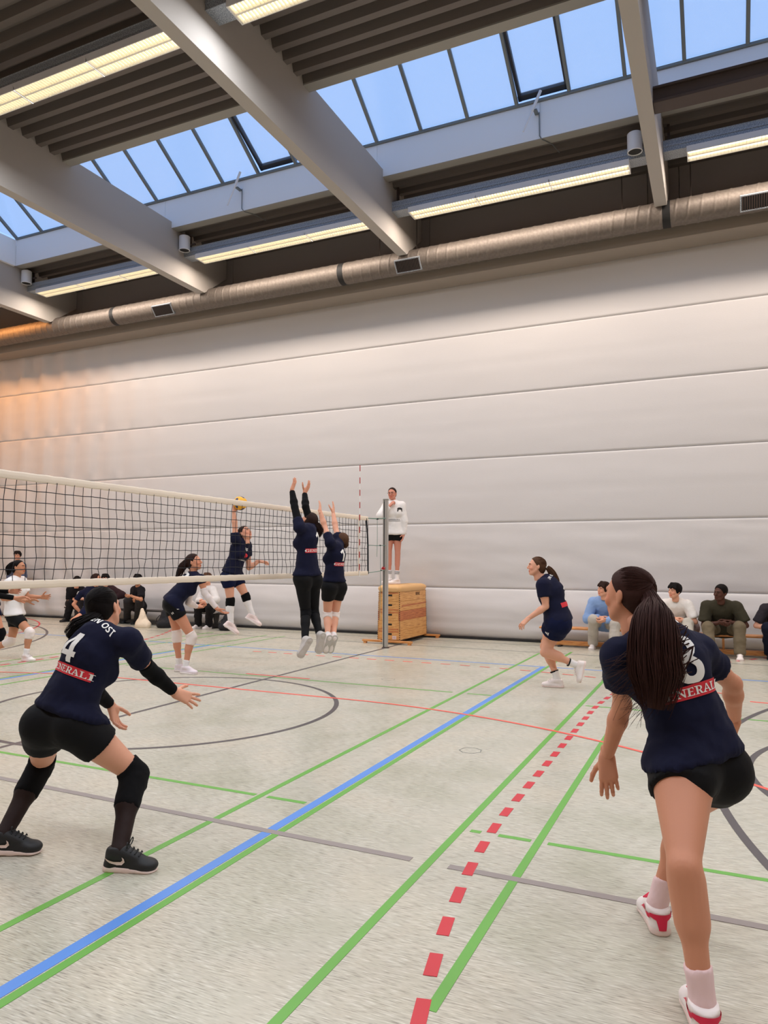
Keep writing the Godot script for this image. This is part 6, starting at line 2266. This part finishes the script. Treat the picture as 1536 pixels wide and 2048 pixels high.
	for w in [
		["P17", 1.78, "young man in a light blue sweater sitting on the bench behind player number 8", sk_a, h_dark, cloth("blue_sweater", sr(138, 166, 212), 0.9, 0.5), grey_p, shoe_w, {top = "sweater", sleeve = 1.2}],
		["P18", 1.76, "young man in a white T-shirt sitting with clasped hands on the bench", sk_a, h_black, cloth("white_tee", sr(236, 230, 224)), cloth("pale_trousers", sr(190, 184, 172), 0.9), shoe_w, {}],
		["P19", 1.84, "broad man in a dark olive T-shirt and khaki trousers sitting on the right bench", sk_d, h_black, cloth("olive_tee", sr(62, 58, 46), 0.9), kh, shoe_w, {cut = "afro", wide = 1.1, arm = 1.2}],
		["P20", 1.75, "person in a charcoal T-shirt cut by the right picture edge on the bench", sk_a, h_dark, cloth("charcoal_tee", sr(50, 46, 52), 0.9), cloth("navy_trousers", sr(24, 28, 44), 0.9), shoe_b, {}],
		["P14", 1.74, "man in a black T-shirt with folded arms sitting by the white cloth bag", sk_c, h_black, blk, dk, shoe_b, {}],
		["P15", 1.72, "person in a pale grey sweater and white trainers sitting behind the crouching player", sk_a, h_brown, cloth("pale_sweater", sr(222, 218, 216), 0.9), cloth("black_trousers", sr(30, 28, 30), 0.9), shoe_w, {top = "sweater", sleeve = 1.2}],
		["P12", 1.76, "bearded man in a black cap sitting low by the curtain at the left", sk_a, h_black, blk, cloth("black_trousers", sr(30, 28, 30), 0.9), shoe_b, {cut = "cap"}],
		["P13", 1.76, "man in a maroon-brown jacket sitting behind the crouching woman, mostly hidden", sk_a, h_black, cloth("maroon_jacket", sr(52, 34, 38), 0.9), dk, shoe_b, {top = "sweater", sleeve = 1.2}],
		["P16", 1.70, "man with glasses standing by the curtain behind the libero", sk_a, h_black, cloth("slate_jacket", sr(84, 92, 116), 0.9), cloth("worn_jeans", sr(110, 106, 108), 0.9), shoe_b, {top = "sweater", sleeve = 1.2}],
	]:
		q = who(D[w[0]])
		q.merge(w[8])
		q.merge(spect)
		q.merge({tall = w[1], label = w[2], skin = w[3], hair = w[4], top_mat = w[5], bottom_mat = w[6], shoe = w[7], seed = 100 + w[0].hash() % 50})
		o = person(q)
		if w[0] == "P18":
			var g: Fig = o.fig
			print_on(o.top, scrawl(9, 0.17, 0.026, 4), "chest_print", M.ink_dark, o.node, g.J.C - g.U * 0.24 + g.Fr * 0.4, -g.Rt, g.U, -g.Fr, 0.003, 0.02)
		if w[0] == "P16" or w[0] == "P15":
			pass
	glasses(D)

# number, red band and team lettering on the back of a jersey
func back_prints(o: Dictionary, num: String, size: float, shift: float, wm: Material, rm, team: String, team_shift: float) -> void:
	var g: Fig = o.fig
	var f: Field = o.top
	var t: Node = o.node
	var s: float = g.s
	var away: Vector3 = -g.Fr
	# seen from behind, the wearer's right is to the reader's right
	var u: Vector3 = g.Rt
	var v: Vector3 = g.U
	var c: Vector3 = g.J.P.lerp(g.J.C, 0.79) + away * 0.4 + u * shift
	print_on(f, letters(num, size * s), "number", wm, t, c, u, v, -away, 0.004, 0.02, "white number " + num)
	if rm:
		var b: Vector3 = g.J.P.lerp(g.J.C, 0.55) + away * 0.4
		print_on(f, rect2(0.245 * s, 0.052 * s), "red_band", rm, t, b, u, v, -away, 0.0035, 0.02, "red sponsor band")
		print_on(f, letters("GENERALI", 0.034 * s, true, true), "band_lettering", wm, t, b - v * 0.0, u, v, -away, 0.006, 0.015, "white lettering on the red band")
	if team:
		var d := (v * 0.8 + away * 0.6).normalized()
		print_on(f, letters(team, 0.034 * s), "team_lettering", wm, t, g.J.C + d * 0.4 + u * team_shift - v * 0.01, u, (v - d * v.dot(d)).normalized(), -d, 0.004, 0.015)

# lettering too small to read in the photograph: a row of letter-high strokes
func scrawl(n: int, w: float, h: float, sd: int) -> PackedVector2Array:
	var rng := RandomNumberGenerator.new()
	rng.seed = sd
	var out := PackedVector2Array()
	for i in n:
		var x := -w / 2 + (i + 0.5) * w / n
		var hh := h * rng.randf_range(0.6, 1.0)
		var bw := w / n * 0.22
		for r in [[x - bw, 0.0, bw * 0.9, hh], [x + bw * 0.7, 0.0, bw * 0.9, hh * rng.randf_range(0.5, 0.8)], [x, hh * 0.5, bw * 2.0, h * 0.16]]:
			var a := Vector2(r[0] - r[2] / 2, r[1] - h / 2)
			var c := a + Vector2(r[2], r[3])
			out.append_array([a, Vector2(c.x, a.y), c, a, c, Vector2(a.x, c.y)])
	return out

func front_prints(o: Dictionary, wm: Material, rm: Material) -> void:
	var g: Fig = o.fig
	var f: Field = o.top
	var t: Node = o.node
	var u: Vector3 = -g.Rt
	var v: Vector3 = g.U
	var c: Vector3 = g.J.P.lerp(g.J.C, 0.62) + g.Fr * 0.4
	for i in 2:
		var y := 0.022 * i
		print_on(f, poly2(PackedVector2Array([Vector2(-0.03, y + 0.016), Vector2(0, y), Vector2(0.03, y + 0.016), Vector2(0.03, y + 0.028), Vector2(0, y + 0.012), Vector2(-0.03, y + 0.028)])), "chevron_mark", wm, t, c + v * 0.095, u, v, -g.Fr, 0.004)
	var e := PackedVector2Array()
	for i in 12:
		e.append(Vector2(cos(TAU * i / 12) * 0.045, sin(TAU * i / 12) * 0.032))
	print_on(f, poly2(e), "red_emblem", rm, t, c + v * 0.03, u, v, -g.Fr, 0.004)
	print_on(f, scrawl(10, 0.17, 0.03, 6), "chest_lettering", wm, t, c - v * 0.045, u, v, -g.Fr, 0.004, 0.02)

func side_prints(o: Dictionary, wm: Material, rm: Material) -> void:
	var g: Fig = o.fig
	var t: Node = o.node
	var l: Vector3 = -g.Rt
	var back: Vector3 = -g.Fr
	# red band and number wrap round from the back
	var d := (back * 0.85 + l * 0.5).normalized()
	var u := g.U.cross(d).normalized()
	var c: Vector3 = g.J.P.lerp(g.J.C, 0.36)
	print_on(o.top, rect2(0.16, 0.055), "red_band", rm, t, c + d * 0.4, u, g.U, -d, 0.004)
	print_on(o.top, letters("2", 0.16), "number", wm, t, g.J.P.lerp(g.J.C, 0.62) + back * 0.4, g.Rt, g.U, -back, 0.004)
	var ds := (g.U * 0.75 + back * 0.7 + l * 0.25).normalized()
	var us := (g.Rt - ds * g.Rt.dot(ds)).normalized()
	print_on(o.top, letters("EN OST", 0.034), "team_lettering", wm, t, g.J.C - g.U * 0.01 + l * 0.05 + ds * 0.4, us, ds.cross(us), -ds, 0.004)
	# triangular mark on the left leg of the shorts
	var th: Vector3 = (g.J.KL - g.J.HL).normalized()
	var out := (l * 0.9 + g.Fr * 0.35).normalized()
	var w := (-th).cross(out).normalized()
	for i in 3:
		var x := -0.024 + i * 0.017
		var hgt := 0.018 + 0.012 * i
		var p := PackedVector2Array([Vector2(x, -0.012), Vector2(x + 0.012, -0.012), Vector2(x + 0.012 - 0.010, -0.012 + hgt), Vector2(x - 0.006, -0.012 + hgt * 0.7)])
		print_on(o.bottom, poly2(p), "stripe_mark", wm, t, g.J.HL + th * 0.13 + out * 0.3, w, -th, -out, 0.003, 0.01)

func referee_prints(o: Dictionary, wm: Material) -> void:
	var g: Fig = o.fig
	var t: Node = o.node
	var u: Vector3 = -g.Rt
	var c: Vector3 = g.J.P.lerp(g.J.C, 0.5) + g.Fr * 0.4
	print_on(o.top, scrawl(12, 0.22, 0.028, 8), "chest_lettering", M.ink_black, t, c - g.U * 0.02, u, g.U, -g.Fr, 0.004)
	print_on(o.top, rect2(0.24, 0.006), "chest_line", M.ink_black, t, c - g.U * 0.05, u, g.U, -g.Fr, 0.004)
	var b := PackedVector2Array([Vector2(-0.045, -0.035), Vector2(-0.03, -0.035), Vector2(-0.02, 0.0), Vector2(0.02, 0.0), Vector2(0.03, -0.035), Vector2(0.045, -0.035), Vector2(0.045, 0.03), Vector2(0.02, 0.042), Vector2(-0.02, 0.042), Vector2(-0.045, 0.03)])
	print_on(o.top, poly2(b), "chest_badge", M.ink_black, t, g.J.C - g.U * 0.10 - g.Rt * 0.11 + g.Fr * 0.3, u, g.U, -g.Fr, 0.004)
	for e in ["L", "R"]:
		var a: Vector3 = g.J["A" + e]
		var k: Vector3 = g.J["K" + e]
		for i in 3:
			var st := ST()
			var p := a.lerp(k, 0.20 + 0.045 * i) + g.back_of_leg(e) * 0.002
			tube(st, [p, p + (k - a).normalized() * 0.009], [0.0455 + 0.0012 * i], 16, false)
			part("sock_stripe", st.commit(), M.ink_grey, t)

# pink heel and tongue on the white shoes of number 8
func shoe_trim(o: Dictionary, pink: Material) -> void:
	var sf: Field = shoe_shape(false, 0.005)[0]
	for e in ["L", "R"]:
		var h := PackedVector2Array([Vector2(-0.013, -0.030), Vector2(0.013, -0.030), Vector2(0.020, 0.004), Vector2(0.040, 0.012), Vector2(0.040, 0.026), Vector2(-0.040, 0.026), Vector2(-0.040, 0.012), Vector2(-0.020, 0.004)])
		print_on(sf, poly2(h), "heel_patch", pink, o["shoe" + e], Vector3(0, -0.036, 0.12), Vector3(1, 0, 0), Vector3(0, 1, 0), Vector3(0, 0, -1), 0.004, 0.012, "pink heel patch")
		for sd in [-1.0, 1.0]:
			print_on(sf, poly2(PackedVector2Array([Vector2(-0.06, -0.014), Vector2(0.05, -0.010), Vector2(0.05, 0.008), Vector2(-0.03, 0.010), Vector2(-0.085, -0.024)])), "collar_trim", pink, o["shoe" + e], Vector3(sd * 0.12, -0.022, -0.01), Vector3(0, 0, 1), Vector3(0, 1, 0), Vector3(-sd, 0, 0), 0.004, 0.012)

# loose strands blown out to the left of number 8
func wisps(o: Dictionary, m: Material) -> void:
	var g: Fig = o.fig
	var rng := RandomNumberGenerator.new()
	rng.seed = 31
	var st := ST()
	var back: Vector3 = -g.Fr
	for i in 130:
		var a: Vector3 = g.J.C + back * rng.randf_range(0.10, 0.17) - g.U * rng.randf_range(-0.05, 0.14) - g.Rt * rng.randf_range(-0.06, 0.06)
		var e: Vector3 = g.J.SL - g.Rt * rng.randf_range(-0.06, 0.14) + back * rng.randf_range(0.07, 0.15) - g.U * rng.randf_range(0.0, 0.26)
		var m1 := a.lerp(e, 0.5) - g.U * rng.randf_range(-0.05, 0.04) + back * 0.02
		var pts := []
		for k in 13:
			var x := k / 12.0
			var p := a.lerp(m1, x).lerp(m1.lerp(e, x), x)
			pts.append(p + g.U * 0.008 * sin(x * 8.0 + i))
		var rad := []
		for k in 13:
			rad.append(0.0032 * (1.0 - 0.8 * k / 12.0))
		tube(st, pts, rad, 4, true, 0.6)
	part("loose_hair", st.commit(), m, o.node, "wavy loose strands")

func glasses(D: Dictionary) -> void:
	for w in [["P16", "thin dark glasses worn by the man standing behind the libero"], ["P5", "thin glasses worn by the referee on the vaulting box"]]:
		var look: Vector3 = (D[w[0]].look as Vector3).normalized()
		var rt := look.cross(Vector3.UP).normalized()
		var up := rt.cross(look)
		var t := thing("glasses", w[1], "glasses", D[w[0]].H + look * 0.103)
		t.basis = Basis(rt, up, -look)
		for e in [-1.0, 1.0]:
			var st := ST()
			var ring := []
			for i in 17:
				ring.append(Vector3(e * 0.032 + cos(TAU * i / 16) * 0.022, 0.002 + sin(TAU * i / 16) * 0.017, 0.0))
			tube(st, ring, [0.0016], 5, false)
			part("rim", st.commit(), M.ink_black, t)
			st = ST()
			tube(st, [Vector3(e * 0.054, 0.006, 0.0), Vector3(e * 0.076, 0.006, 0.03), Vector3(e * 0.078, 0.004, 0.105)], [0.0018], 5)
			part("temple", st.commit(), M.ink_black, t)
		var sb := ST()
		tube(sb, [Vector3(-0.010, 0.006, -0.004), Vector3(0.010, 0.006, -0.004)], [0.0016], 5)
		part("bridge", sb.commit(), M.ink_black, t)

# white chevrons on the right sleeve
func shoulder_marks(o: Dictionary, wm: Material) -> void:
	var g: Fig = o.fig
	var a: Vector3 = (g.J.ER - g.J.SR).normalized()
	var side: Vector3 = (g.Rt - a * g.Rt.dot(a)).normalized()
	var w := (-a).cross(side).normalized()
	for i in 3:
		var y := 0.022 * i
		var p := PackedVector2Array([Vector2(-0.026, y + 0.014), Vector2(0, y), Vector2(0.026, y + 0.014), Vector2(0.026, y + 0.026), Vector2(0, y + 0.012), Vector2(-0.026, y + 0.026)])
		print_on(o.top, poly2(p), "chevron_mark", wm, o.node, g.J.SR + a * 0.05 + side * 0.3, w, -a, -side, 0.004, 0.012)

# small white marks on the right hip of the bent player's shorts
func hip_marks(o: Dictionary, wm: Material) -> void:
	var g: Fig = o.fig
	var th: Vector3 = (g.J.KR - g.J.HR).normalized()
	var side: Vector3 = (g.Rt - th * g.Rt.dot(th)).normalized()
	var w := (-th).cross(side).normalized()
	for i in 2:
		var y := 0.016 * i
		var p := PackedVector2Array([Vector2(-0.022, y + 0.012), Vector2(0, y), Vector2(0.022, y + 0.012), Vector2(0.022, y + 0.022), Vector2(0, y + 0.010), Vector2(-0.022, y + 0.022)])
		print_on(o.bottom, poly2(p), "chevron_mark", wm, o.node, g.J.HR + th * 0.10 + w * 0.03 + side * 0.3, w, -th, -side, 0.004, 0.012)
	print_on(o.bottom, letters("H", 0.03), "hip_mark", wm, o.node, g.J.HR + th * 0.10 - w * 0.06 + side * 0.3, w, -th, -side, 0.004, 0.012)
